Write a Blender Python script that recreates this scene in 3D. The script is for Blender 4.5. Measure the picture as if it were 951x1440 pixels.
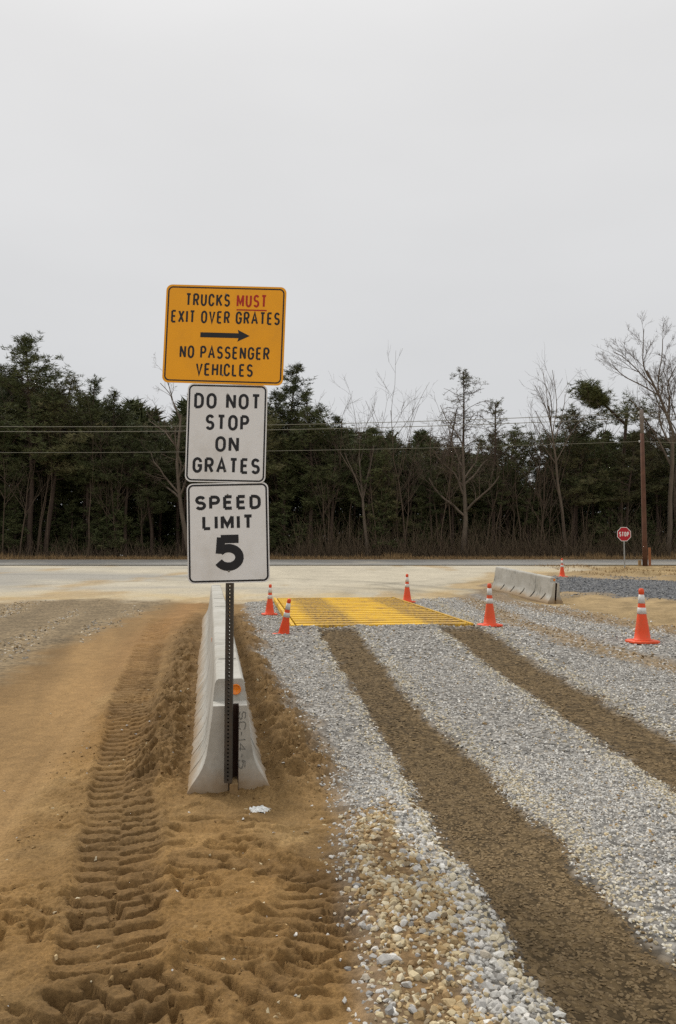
import bpy, bmesh, math, random
import numpy as np
from mathutils import Vector, Matrix, Euler

# ------------------------------------------------------------------ camera, sky, sun, exposure
scn = bpy.context.scene
for o in list(bpy.data.objects):
    bpy.data.objects.remove(o)
COL = scn.collection

cam_d = bpy.data.cameras.new("camera")
cam = bpy.data.objects.new("camera", cam_d)
COL.objects.link(cam)
cam.location = (0, 0, 1.6)
cam.rotation_euler = (math.radians(90) + math.atan(65 / 1090), 0, 0)
cam_d.sensor_fit = 'VERTICAL'
cam_d.sensor_height = 36
cam_d.sensor_width = 36
cam_d.lens = 36 * 1090 / 1440
cam_d.clip_start = 0.05
cam_d.clip_end = 3000
scn.camera = cam

SUN_EL, SUN_AZ = math.radians(46), math.radians(-38)     # high, beyond the wood and to the left, veiled by cloud
world = bpy.data.worlds.new("World")
scn.world = world
world.use_nodes = True
wn, wl = world.node_tree.nodes, world.node_tree.links
wn.clear()
w_out = wn.new('ShaderNodeOutputWorld')
sky = wn.new('ShaderNodeTexSky')
sky.sky_type = 'NISHITA'
sky.sun_disc = False
sky.sun_elevation = SUN_EL
sky.sun_rotation = SUN_AZ
bg_sky = wn.new('ShaderNodeBackground')
bg_sky.inputs['Strength'].default_value = 0.06
wl.new(sky.outputs[0], bg_sky.inputs['Color'])
tc = wn.new('ShaderNodeTexCoord')
sep = wn.new('ShaderNodeSeparateXYZ')
wl.new(tc.outputs['Generated'], sep.inputs[0])
ramp = wn.new('ShaderNodeValToRGB')            # overcast: paler towards the zenith
ramp.color_ramp.elements[0].position = 0.0
ramp.color_ramp.elements[0].color = (0.515, 0.525, 0.535, 1)
ramp.color_ramp.elements[1].position = 1.0
ramp.color_ramp.elements[1].color = (1.0, 0.99, 0.98, 1)
e = ramp.color_ramp.elements.new(0.22); e.color = (0.565, 0.57, 0.577, 1)
e = ramp.color_ramp.elements.new(0.55); e.color = (0.665, 0.663, 0.662, 1)
wl.new(sep.outputs['Z'], ramp.inputs[0])
wnoise = wn.new('ShaderNodeTexNoise')
wnoise.inputs['Scale'].default_value = 1.6
wnoise.inputs['Detail'].default_value = 4
wmap = wn.new('ShaderNodeMapping')
wmap.inputs['Scale'].default_value = (1, 1, 3.0)
wl.new(tc.outputs['Generated'], wmap.inputs[0])
wl.new(wmap.outputs[0], wnoise.inputs['Vector'])
wmr = wn.new('ShaderNodeMapRange')
wmr.inputs['From Min'].default_value = 0.3; wmr.inputs['From Max'].default_value = 0.7
wmr.inputs['To Min'].default_value = 0.955; wmr.inputs['To Max'].default_value = 1.035
wl.new(wnoise.outputs[0], wmr.inputs['Value'])
wmul = wn.new('ShaderNodeMix'); wmul.data_type = 'RGBA'; wmul.blend_type = 'MULTIPLY'
wmul.inputs['Factor'].default_value = 1.0
wl.new(ramp.outputs[0], wmul.inputs['A'])
wl.new(wmr.outputs[0], wmul.inputs['B'])
bg_cloud = wn.new('ShaderNodeBackground')
bg_cloud.inputs['Strength'].default_value = 1.0
wl.new(wmul.outputs['Result'], bg_cloud.inputs['Color'])
wmix = wn.new('ShaderNodeMixShader')
wmix.inputs[0].default_value = 0.97
wl.new(bg_sky.outputs[0], wmix.inputs[1])
wl.new(bg_cloud.outputs[0], wmix.inputs[2])
wl.new(wmix.outputs[0], w_out.inputs['Surface'])

sun_d = bpy.data.lights.new("sun", 'SUN')
sun_d.energy = 1.7
sun_d.angle = math.radians(10)
sun_d.color = (1.0, 0.96, 0.9)
sun = bpy.data.objects.new("sun", sun_d)
COL.objects.link(sun)
# direction the light comes FROM
sdir = Vector((math.sin(SUN_AZ) * math.cos(SUN_EL), math.cos(SUN_AZ) * math.cos(SUN_EL), math.sin(SUN_EL)))
sun.rotation_euler = sdir.to_track_quat('Z', 'Y').to_euler()

scn.view_settings.view_transform = 'Standard'
scn.view_settings.look = 'None'
scn.view_settings.exposure = 0.25
scn.view_settings.gamma = 1.0
scn.view_settings.use_curve_mapping = False
scn.cycles.use_denoising = False
scn.cycles.use_adaptive_sampling = False

RNG = np.random.default_rng(7)
random.seed(7)
PI = math.pi

# ------------------------------------------------------------------ helpers
def lin(r, g, b):
    f = lambda c: (c / 255 / 12.92) if c <= 10 else ((c / 255 + 0.055) / 1.055) ** 2.4
    return (f(r), f(g), f(b), 1.0)

def new_mat(name):
    m = bpy.data.materials.new(name)
    m.use_nodes = True
    nt = m.node_tree
    b = nt.nodes['Principled BSDF']
    return m, nt, b

def nz(nt, scale, detail=4, rough=0.55, coord='Object', dist=0.0, vec=None):
    t = nt.nodes.new('ShaderNodeTexNoise')
    t.inputs['Scale'].default_value = scale
    t.inputs['Detail'].default_value = detail
    t.inputs['Roughness'].default_value = rough
    t.inputs['Distortion'].default_value = dist
    if vec is None:
        c = nt.nodes.new('ShaderNodeTexCoord')
        vec = c.outputs[coord]
    nt.links.new(vec, t.inputs['Vector'])
    return t

def mrange(nt, sock, a, b, c, d):
    m = nt.nodes.new('ShaderNodeMapRange')
    for k, v in zip(('From Min', 'From Max', 'To Min', 'To Max'), (a, b, c, d)):
        m.inputs[k].default_value = v
    nt.links.new(sock, m.inputs['Value'])
    return m.outputs[0]

def mixc(nt, fac, a, b, mode='MIX'):
    m = nt.nodes.new('ShaderNodeMix')
    m.data_type = 'RGBA'
    m.blend_type = mode
    for s, v in (('Factor', fac), ('A', a), ('B', b)):
        if hasattr(v, 'is_linked') or hasattr(v, 'links'):
            nt.links.new(v, m.inputs[s])
        else:
            m.inputs[s].default_value = v
    return m.outputs['Result']

def bump(nt, b, sock, strength, dist):
    n = nt.nodes.new('ShaderNodeBump')
    n.inputs['Strength'].default_value = strength
    n.inputs['Distance'].default_value = dist
    nt.links.new(sock, n.inputs['Height'])
    nt.links.new(n.outputs[0], b.inputs['Normal'])
    return n

def simple_mat(name, col, rough=0.7, var=0.15, scale=8, bumpd=0.0, metal=0.0, spec=0.4, dirt=None, dirt_amt=0.5, dirt_scale=5):
    m, nt, b = new_mat(name)
    n = nz(nt, scale, 5)
    v = mrange(nt, n.outputs[0], 0.3, 0.7, 1 - var, 1 + var)
    c = mixc(nt, 1.0, col, v, 'MULTIPLY')
    if dirt:
        d = nz(nt, dirt_scale, 6, 0.65)
        f = mrange(nt, d.outputs[0], 0.48, 0.68, 0, dirt_amt)
        c = mixc(nt, f, c, dirt)
    nt.links.new(c, b.inputs['Base Color'])
    b.inputs['Roughness'].default_value = rough
    b.inputs['Metallic'].default_value = metal
    b.inputs['Specular IOR Level'].default_value = spec
    if bumpd:
        n2 = nz(nt, scale * 6, 5)
        bump(nt, b, n2.outputs[0], 0.6, bumpd)
    return m

def mesh_np(name, V, F, mat=None, parent=None, smooth=False, attrs=None, link=True):
    V = np.asarray(V, np.float32); F = np.asarray(F, np.int32)
    me = bpy.data.meshes.new(name)
    n = F.shape[1]
    me.vertices.add(len(V)); me.vertices.foreach_set('co', V.ravel())
    me.loops.add(F.size); me.loops.foreach_set('vertex_index', F.ravel())
    me.polygons.add(len(F))
    me.polygons.foreach_set('loop_start', np.arange(0, F.size, n, dtype=np.int32))
    me.polygons.foreach_set('loop_total', np.full(len(F), n, np.int32))
    me.polygons.foreach_set('use_smooth', np.full(len(F), smooth))
    me.update(calc_edges=True)
    for k, (typ, arr) in (attrs or {}).items():
        a = me.attributes.new(k, typ, 'POINT')
        a.data.foreach_set('color' if typ == 'FLOAT_COLOR' else 'value', np.asarray(arr, np.float32).ravel())
    if mat: me.materials.append(mat)
    if not link: return me
    o = bpy.data.objects.new(name, me)
    COL.objects.link(o)
    if parent: o.parent = parent
    return o

def mesh_obj(name, me, parent=None, loc=(0, 0, 0), rot=(0, 0, 0)):
    o = bpy.data.objects.new(name, me)
    COL.objects.link(o)
    if parent: o.parent = parent
    o.location = loc; o.rotation_euler = rot
    return o

def obj(name, bm, mat, parent=None, smooth=False):
    me = bpy.data.meshes.new(name)
    bmesh.ops.recalc_face_normals(bm, faces=bm.faces)
    bm.to_mesh(me); bm.free()
    if smooth:
        for p in me.polygons: p.use_smooth = True
    me.materials.append(mat)
    o = bpy.data.objects.new(name, me)
    COL.objects.link(o)
    if parent: o.parent = parent
    return o

def empty(name, loc, rot=(0, 0, 0)):
    o = bpy.data.objects.new(name, None)
    COL.objects.link(o)
    o.location = loc; o.rotation_euler = rot
    o.empty_display_size = 0.1
    return o

def tag(o, label, cat=None, group=None, kind=None):
    o['label'] = label
    if cat: o['category'] = cat
    if group: o['group'] = group
    if kind: o['kind'] = kind
    return o

def add_box(bm, x0, x1, y0, y1, z0, z1, bevel=0.0):
    vs = [bm.verts.new(p) for p in ((x0,y0,z0),(x1,y0,z0),(x1,y1,z0),(x0,y1,z0),(x0,y0,z1),(x1,y0,z1),(x1,y1,z1),(x0,y1,z1))]
    fs = [bm.faces.new([vs[i] for i in q]) for q in ((0,3,2,1),(4,5,6,7),(0,1,5,4),(1,2,6,5),(2,3,7,6),(3,0,4,7))]
    if bevel:
        es = list({e for f in fs for e in f.edges})
        bmesh.ops.bevel(bm, geom=es, offset=bevel, segments=2, affect='EDGES', profile=0.6)

def add_lathe(bm, prof, n=24, cap=True):
    rings = []
    for r, z in prof:
        rings.append([bm.verts.new((r * math.cos(2*PI*i/n), r * math.sin(2*PI*i/n), z)) for i in range(n)])
    for a, b in zip(rings, rings[1:]):
        for i in range(n):
            bm.faces.new((a[i], a[(i+1) % n], b[(i+1) % n], b[i]))
    if cap:
        bm.faces.new(list(reversed(rings[0]))); bm.faces.new(rings[-1])

def tubes(segs, n=5):
    """segs: rows (p0xyz, p1xyz, r0, r1) -> open frusta"""
    S = np.asarray(segs, float)
    p0, p1, r0, r1 = S[:, :3], S[:, 3:6], S[:, 6], S[:, 7]
    d = p1 - p0
    d /= np.linalg.norm(d, axis=1, keepdims=True) + 1e-9
    ref = np.where(np.abs(d[:, 2:3]) < 0.9, np.array([[0, 0, 1.0]]), np.array([[1.0, 0, 0]]))
    u = np.cross(d, ref); u /= np.linalg.norm(u, axis=1, keepdims=True) + 1e-9
    v = np.cross(d, u)
    a = np.arange(n) * 2 * PI / n
    ring = np.cos(a)[None, :, None] * u[:, None] + np.sin(a)[None, :, None] * v[:, None]
    V = np.concatenate([p0[:, None] + ring * r0[:, None, None], p1[:, None] + ring * r1[:, None, None]], 1)
    base = (np.arange(len(S)) * 2 * n)[:, None, None]
    i = np.arange(n); j = (i + 1) % n
    Q = np.stack([i, j, j + n, i + n], 1)[None]
    return V.reshape(-1, 3), (base + Q).reshape(-1, 4)

def join_parts(parts):
    Vs, Fs, k = [], [], 0
    for V, F in parts:
        Vs.append(V); Fs.append(F + k); k += len(V)
    return np.concatenate(Vs), np.concatenate(Fs)

# value noise in numpy
def _hash(ix, iy, seed):
    h = (ix.astype(np.int64) * 374761393 + iy.astype(np.int64) * 668265263 + seed * 974711) & 0xffffffff
    h = ((h ^ (h >> 13)) * 1274126177) & 0xffffffff
    return ((h ^ (h >> 16)) & 0xffffff) / float(0xffffff)

def vn(x, y, seed=0):
    x = np.asarray(x, float); y = np.asarray(y, float)
    ix, iy = np.floor(x), np.floor(y)
    fx, fy = x - ix, y - iy
    fx = fx * fx * fx * (fx * (fx * 6 - 15) + 10); fy = fy * fy * fy * (fy * (fy * 6 - 15) + 10)
    a, b = _hash(ix, iy, seed), _hash(ix + 1, iy, seed)
    c, d = _hash(ix, iy + 1, seed), _hash(ix + 1, iy + 1, seed)
    return (a * (1 - fx) + b * fx) * (1 - fy) + (c * (1 - fx) + d * fx) * fy * 1.0

def fbm(x, y, seed=0, octv=4, gain=0.5):
    s, a, t = 0, 1.0, 0
    c, sn = math.cos(0.6), math.sin(0.6)
    for k in range(octv):
        s = s + a * (vn(x, y, seed + k * 17) - 0.5); t += a
        x, y = (c * x - sn * y) * 2.03 + 3.1, (sn * x + c * y) * 2.03 + 1.7
        a *= gain
    return s / t * 2

def sst(x, a, b):
    t = np.clip((x - a) / (b - a), 0, 1)
    return t * t * (3 - 2 * t)

# ------------------------------------------------------------------ the lie of the land (metres, camera at x = y = 0)
PY = [-60, 5.5, 9, 13, 16, 20, 22, 26, 30, 36, 41, 44.5, 52, 54.5, 60, 100, 400]
PZ = [0, 0, .13, .25, .27, .30, .36, .5, .66, .9, 1.1, 1.216, 1.5, 1.64, 1.7, 1.8, 1.8]
def tz(x, y):
    x = np.asarray(x, float); y = np.asarray(y, float)
    return np.interp(y, PY, PZ) - .2 * np.exp(-((x - 6.6) / 2) ** 2 - ((y - 23.4) / 1.6) ** 2)

def curve_x(pts):
    p = sorted((y, x) for x, y in pts)
    ys = [q[0] for q in p]; xs = [q[1] for q in p]
    return lambda y: np.interp(y, ys, xs)

X_GRAVEL = curve_x([(-2.6, 21.5), (-1.77, 15.44), (-1.08, 10.77), (-0.59, 8.11), (-0.27, 6.54), (-0.06, 5.63), (0.06, 5.17), (-0.02, 4.31), (0.0, 3.78), (0.07, 3.31), (0.14, 2.94), (0.2, 2.6), (0.4, 1.0)])
X_T1L = curve_x([(-.38, 14.4), (.14, 9.06), (.36, 6.85), (.47, 5.76), (.55, 4.78), (.66, 3.6), (.76, 2.77), (.9, 1)])
X_T1R = curve_x([(.31, 14.2), (.69, 9.06), (.86, 7.4), (1.0, 6.36), (1.14, 5.5), (1.21, 4.84), (1.26, 3.7), (1.3, 2.96), (1.45, 1)])
X_T2L = curve_x([(1.92, 14.07), (2.03, 9.94), (2.16, 7.37), (2.24, 6.14), (2.31, 5.4), (2.5, 1)])
X_T2R = curve_x([(2.68, 14.5), (2.71, 10.48), (2.81, 8.28), (2.85, 6.65), (3.0, 1)])
X_T3 = curve_x([(3.9, 20), (3.7, 16), (3.85, 12.52), (4.2, 11.08), (4.5, 10.1), (5.2, 7), (6, 3)])
X_T4 = curve_x([(5.0, 22), (5.35, 18.7), (5.8, 15.4), (6.2, 13.2), (7.5, 8)])
X_LG = curve_x([(-4.0, 8), (-4.18, 9.69), (-4.31, 11.41), (-4.43, 14.07), (-4.81, 19.13), (-4.67, 21.9)])
X_LANE = curve_x([(-3.99, 21.3), (-3.14, 12.52), (-2.44, 7.8), (-2.05, 5.48), (-1.84, 4.31), (-1.6, 2.8), (-1.4, 1)])
Y_AP_X = [-40, -9.43, -7.68, -4.57, -2.54, -1.12, .52, 1.71, 2.87, 3.89, 5.95, 9, 12, 16, 24, 60]
Y_AP_Y = [21.0, 21.74, 22.4, 22.2, 21.3, 22.3, 23.4, 22.9, 22.2, 24.4, 29.0, 34, 38.5, 41.5, 43, 43.6]

BAR_A = (-0.753, 5.47)
BAR_SL = -0.166

def masks(x, y):
    """what lies where: all 0..1"""
    w1 = fbm(x * 1.7, y * 1.7, 3, 4) * 0.16
    w2 = fbm(x * 5.0, y * 5.0, 5, 3) * 0.07
    fine = w1 + w2
    m = {}
    m['apron'] = sst(y - np.interp(x, Y_AP_X, Y_AP_Y) + fbm(x * .7, y * .35, 9, 4) * 1.8 + fbm(x * 3, y * 1.2, 10, 3) * .7, -.5, .7)
    xl = X_GRAVEL(y)
    m['gravel'] = sst(x - xl + fine * np.clip(y / 6, .5, 1.2), -.10, .16 + .12 * sst(y, 4.9, 5.6)) * (1 - m['apron'])
    xr = 6.1 + np.clip(y - 14, 0, 10) * -.05
    sand = sst(x - xr - np.clip(13 - y, 0, 20) * .35 + fine * 2.5, -.5, .5)
    m['sand'] = sand * (1 - m['apron'])
    m['gravel'] = m['gravel'] * (1 - sand)
    m['dark'] = sst(x - (7.6 + (26 - y) * .42) + fbm(x * .6, y * .6, 23, 4) * 1.6, -.4, .6) * sst(y, 20.5, 22.5) * (1 - sst(y + fbm(x * .5, y * .5, 4, 3) * 2, 31.5, 33.5)) * (1 - m['apron'])
    e = fbm(x * 9, y * 4.5, 31, 3) * .07 + fbm(x * 2.5, y * 1.6, 33, 3) * .04
    def band(l, r, s):
        return sst(x - l + e, -s, s) * (1 - sst(x - r + e, -s, s))
    m['t1'] = band(X_T1L(y), X_T1R(y), .07) * (1 - sst(y, 14.0, 14.6))
    m['t2'] = band(X_T2L(y), X_T2R(y), .09) * (1 - sst(y, 14.2, 15))
    t3 = X_T3(y); t4 = X_T4(y)
    m['t3'] = band(t3 - .32, t3 + .32, .22) * .75
    m['t4'] = band(t4 - .4, t4 + .4, .3) * .75
    m['lg'] = (1 - sst(x - X_LG(y) + fine * 2, -.35, .35)) * sst(y, 6, 8) * (1 - m['apron'])
    lane = X_LANE(y)
    m['lane'] = (1 - sst(x - lane + fine * .9, -.10, .14)) * (1 - m['lg']) * (1 - m['apron'])
    # trodden ring of tan stones at the near corner of the pad
    m['tan'] = m['gravel'] * (1 - sst(x - (X_T1L(y) - .17) + fine * 1.2, -.10, .10)) * (1 - sst(y + fine * 3, 4.9, 5.3))
    bx = BAR_A[0] + BAR_SL * (y - BAR_A[1])
    t = x - bx
    m['bt'] = t
    on = sst(y, 5.0, 6.0) * (1 - sst(y, 17.5, 18.5))
    left = sst(t, -.80, -.58) * (1 - sst(t, .1, .3))
    right = sst(t, -.1, .1) * (1 - m['gravel'])
    m['churn'] = np.maximum(left, right) * on * (1 - m['apron'])
    m['dirt'] = (1 - m['gravel']) * (1 - m['apron']) * (1 - m['sand']) * (1 - m['lg']) * (1 - m['lane'])
    return m

def path_st(x, y, pts, width):
    """distance along (s) and across (t) a polyline; NaN away from it"""
    P = np.array(pts, float)
    # catmull-rom resample
    Q = []
    for i in range(len(P) - 1):
        p0, p1, p2, p3 = P[max(i-1, 0)], P[i], P[i+1], P[min(i+2, len(P)-1)]
        for u in np.linspace(0, 1, 24, endpoint=False):
            Q.append(.5 * ((2*p1) + (-p0+p2)*u + (2*p0-5*p1+4*p2-p3)*u*u + (-p0+3*p1-3*p2+p3)*u**3))
    Q.append(P[-1]); Q = np.array(Q)
    seg = Q[1:] - Q[:-1]; L = np.linalg.norm(seg, axis=1); S = np.concatenate([[0], np.cumsum(L)])
    s = np.full(x.shape, np.nan); tt = np.full(x.shape, np.nan)
    box = (x > Q[:, 0].min() - width) & (x < Q[:, 0].max() + width) & (y > Q[:, 1].min() - width) & (y < Q[:, 1].max() + width)
    idx = np.nonzero(box)
    px, py = x[idx], y[idx]
    best = np.full(px.shape, 1e9); bs = np.zeros(px.shape); bt = np.zeros(px.shape)
    for k in range(len(seg)):
        d = seg[k] / (L[k] + 1e-9)
        a = np.clip((px - Q[k, 0]) * d[0] + (py - Q[k, 1]) * d[1], 0, L[k])
        cx, cy = Q[k, 0] + d[0]*a, Q[k, 1] + d[1]*a
        dd = (px - cx)**2 + (py - cy)**2
        u = dd < best
        best[u] = dd[u]; bs[u] = S[k] + a[u]
        bt[u] = (-(px - Q[k, 0]) * d[1] + (py - Q[k, 1]) * d[0])[u]
    ok = best < width**2
    ii = tuple(i[ok] for i in idx)
    s[ii] = bs[ok]; tt[ii] = bt[ok]
    return s, tt, S[-1]

TRACK_A = [(-3.9, 17.5), (-2.65, 10.77), (-2.19, 8.45), (-1.6, 5.96), (-1.3, 4.76), (-1.09, 3.94), (-0.93, 3.31), (-0.84, 2.9), (-0.72, 2.2)]
TRACK_B = [(-1.5, 2.35), (-0.95, 2.75), (-0.45, 3.05), (-0.1, 3.55), (-0.02, 4.2)]
TRACK_C = [(-0.72, 4.22), (-0.45, 4.14), (-0.2, 4.05), (0.05, 3.95)]
TRACK_D = [(-0.45, 2.25), (-0.2, 2.7), (0.0, 3.2), (0.05, 3.8)]
TRACK_E = [(-1.9, 3.2), (-1.5, 3.45), (-1.0, 3.75), (-0.6, 4.2), (-0.35, 4.7)]

def heights(x, y, m):
    z = tz(x, y)
    near = 1 - sst(y, 9, 20)
    # broad unevenness
    z = z + fbm(x * .5, y * .5, 41, 3) * .035 * sst(np.hypot(x, y), 0, 6) * (1 - m['apron'] * .6) * (1 - sst(y, 41, 44))
    dirtlike = np.clip(m['dirt'] + m['sand'], 0, 1)
    trk = np.zeros_like(x)
    for pts, w_ in ((TRACK_A, .44), (TRACK_B, .46), (TRACK_C, .24), (TRACK_D, .44)):
        t_ = path_st(x, y, pts, w_ * .6)[1]
        trk = np.maximum(trk, np.where(np.isnan(t_), 0, 1 - sst(np.abs(np.nan_to_num(t_, nan=9)) / (w_ * .5), .8, 1.1)))
    calm = 1 - .75 * trk                      # tyres flatten the crumbly surface
    z = z + fbm(x * 2.2, y * 2.2, 43, 4) * .022 * dirtlike
    z = z + fbm(x * 11, y * 11, 47, 5) * .014 * dirtlike * near * calm
    patch = sst(fbm(x * 1.6, y * 1.6, 48, 3), -.25, .35)
    z = z + (1 - np.abs(fbm(x * 17, y * 17, 50, 4)) * 2.2) * .013 * patch * dirtlike * near * calm
    z = z + fbm(x * 45, y * 45, 49, 3) * .0055 * dirtlike * near
    # churned spoil either side of the barrier row
    rid = 1 - np.abs(fbm(x * 5.0, y * 5.0, 53, 5)) * 2.4
    cl = fbm(x * 13, y * 13, 57, 4) + .6 * fbm(x * 30, y * 30, 58, 3)
    z = z + m['churn'] * (.04 + .085 * rid + .04 * cl) * (1 - .3 * sst(y, 8, 14)) * (.35 + .65 * sst(np.abs(m['bt']), .30, .45))
    t = m['bt']
    z = z + .055 * np.exp(-((t - .42) / .22) ** 2) * sst(y, 5.2, 5.9) * (1 - sst(y, 16.5, 17.5))
    # sand heaps on the far verge of the pad
    z = z + m['sand'] * (fbm(x * .9, y * .9, 61, 4) * .16)
    # gravel pad stands a touch proud, wheel paths pressed into it
    z = z + m['gravel'] * .025 + m['gravel'] * fbm(x * 1.3, y * 1.3, 63, 3) * .02
    z = z - (m['t1'] + m['t2']) * .035 * m['gravel']
    yl = 14.40 + .126 * (x - .86)                                   # stone heaped against the grate's near edge
    z = z + (.07 + .03 * fbm(x * 3, y * 3, 19, 2)) * np.exp(-((y - yl) / .22) ** 2) * sst(x, -1.6, -1.0) * (1 - sst(x, 2.5, 3.1)) * (1 - .5 * (m['t1'] + m['t2']))
    # smooth lane with long shallow ruts
    z = z + m['lane'] * (fbm(x * 2.0 + y * .5, y * .25, 67, 3) * .012 - .015)
    lane = X_LANE(y)
    rut = (x - lane)
    z = z + m['lane'] * near * .0035 * np.sin(rut * 60 + fbm(x * 3, y * 3, 2, 2)) * np.exp(-((rut + .25) / .12) ** 2)
    z = z - .008 * np.exp(-((rut + .25) / .17) ** 2) * near
    for o_, w_, d_ in ((-.10, .03, .010), (-.38, .035, .009), (-.45, .02, .006), (-.95, .06, .008), (-1.25, .05, .007)):
        z = z - d_ * np.exp(-((rut - o_ + .05 * fbm(x * 1.1, y * .5, 77, 2)) / w_) ** 2) * (1 - sst(y, 12, 20)) * (1 - m['gravel'])
    wob = fbm(x * 6, y * 6, 71, 3)
    brk = sst(fbm(x * 3.1, y * 3.1, 73, 3), -.55, .15)

    def tread(pts, w, lam, depth, lug, bow, seed, split=True, fade=None):
        nonlocal z
        s, tt, L = path_st(x, y, pts, w * 1.25)
        ok = ~np.isnan(s)
        S, T = s[ok], tt[ok] / (w * .5)
        W = wob[ok]; X, Y = x[ok], y[ok]
        inside = 1 - sst(np.abs(T) + W * .16, .84, 1.04)
        berm = np.exp(-((np.abs(T) - 1.12) / .15) ** 2)
        off = np.where(T > 0, .5, 0.0) if split else 0.0
        ph = S / lam + off + bow * np.where(T > 0, T, -.35 * T) + W * .10 + .06 * np.sin(S * 3 + seed)
        fr = ph - np.floor(ph)
        wid = .30 + .14 * W
        crev = sst(fr, .0, .05) * (1 - sst(fr, wid, wid + .09))              # narrow crevice between flat lug blocks
        reach = np.where(T > 0, sst(T, -.02, .08), sst(-T, -.02, .08)) if split else 1.0
        kb = brk[ok]
        end = sst(S, 0, .3) * (1 - sst(S, L - .3, L))
        clod = fbm(X * 30, Y * 30, seed + 5, 4)
        rough = sst(vn(X * 6, Y * 6, seed + 9), .35, .75)
        dz = inside * (-depth * .35 - lug * crev * reach * (.30 + .70 * kb) * (1 + .35 * clod) + .006 * clod * (.4 + rough)) + berm * depth * .6 * (1 + W + clod)
        if fade is not None: dz = dz * fade(S / L)
        z[ok] += dz * end * (1 - m['gravel'][ok] * .9)
    tread(TRACK_A, .44, .135, .024, .060, .42, 1)
    tread(TRACK_B, .46, .115, .020, .046, .8, 2)
    tread(TRACK_E, .44, .16, .012, .042, .7, 7)
    tread(TRACK_C, .24, .125, .024, .045, 1.1, 3, split=False)
    tread(TRACK_D, .44, .11, .018, .044, -.6, 4)
    # ragged pits and torn edges between the tracks
    pn = fbm(x * 7.5, y * 9.5, 111, 4); pm = sst(fbm(x * 1.9, y * 1.9, 113, 3), -.2, .25)
    z = z - dirtlike * near * calm * pm * (.020 * sst(pn, .30, .48) - .008 * sst(pn, .12, .28))
    # stray gouges
    r = np.random.default_rng(5)
    for k in range(70):
        cx, cy = r.uniform(-1.75, 0.1), r.uniform(2.6, 5.2)
        a = r.uniform(-.5, .7); L, w, d = r.uniform(.06, .2), r.uniform(.008, .02), r.uniform(.008, .022)
        u = (x - cx) * math.cos(a) + (y - cy) * math.sin(a)
        v = -(x - cx) * math.sin(a) + (y - cy) * math.cos(a) + u * u * r.uniform(-1.5, 1.5)
        g = np.exp(-(u / L) ** 4)
        z = z - d * g * np.exp(-(v / w) ** 2) + d * .8 * g * np.exp(-((v - w * 1.8) / w) ** 2)
    # keep the land below the road bed
    under = sst(y, 43.6, 44.6) * (1 - sst(y, 51.8, 52.8))
    z = z - under * .06
    return z

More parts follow.
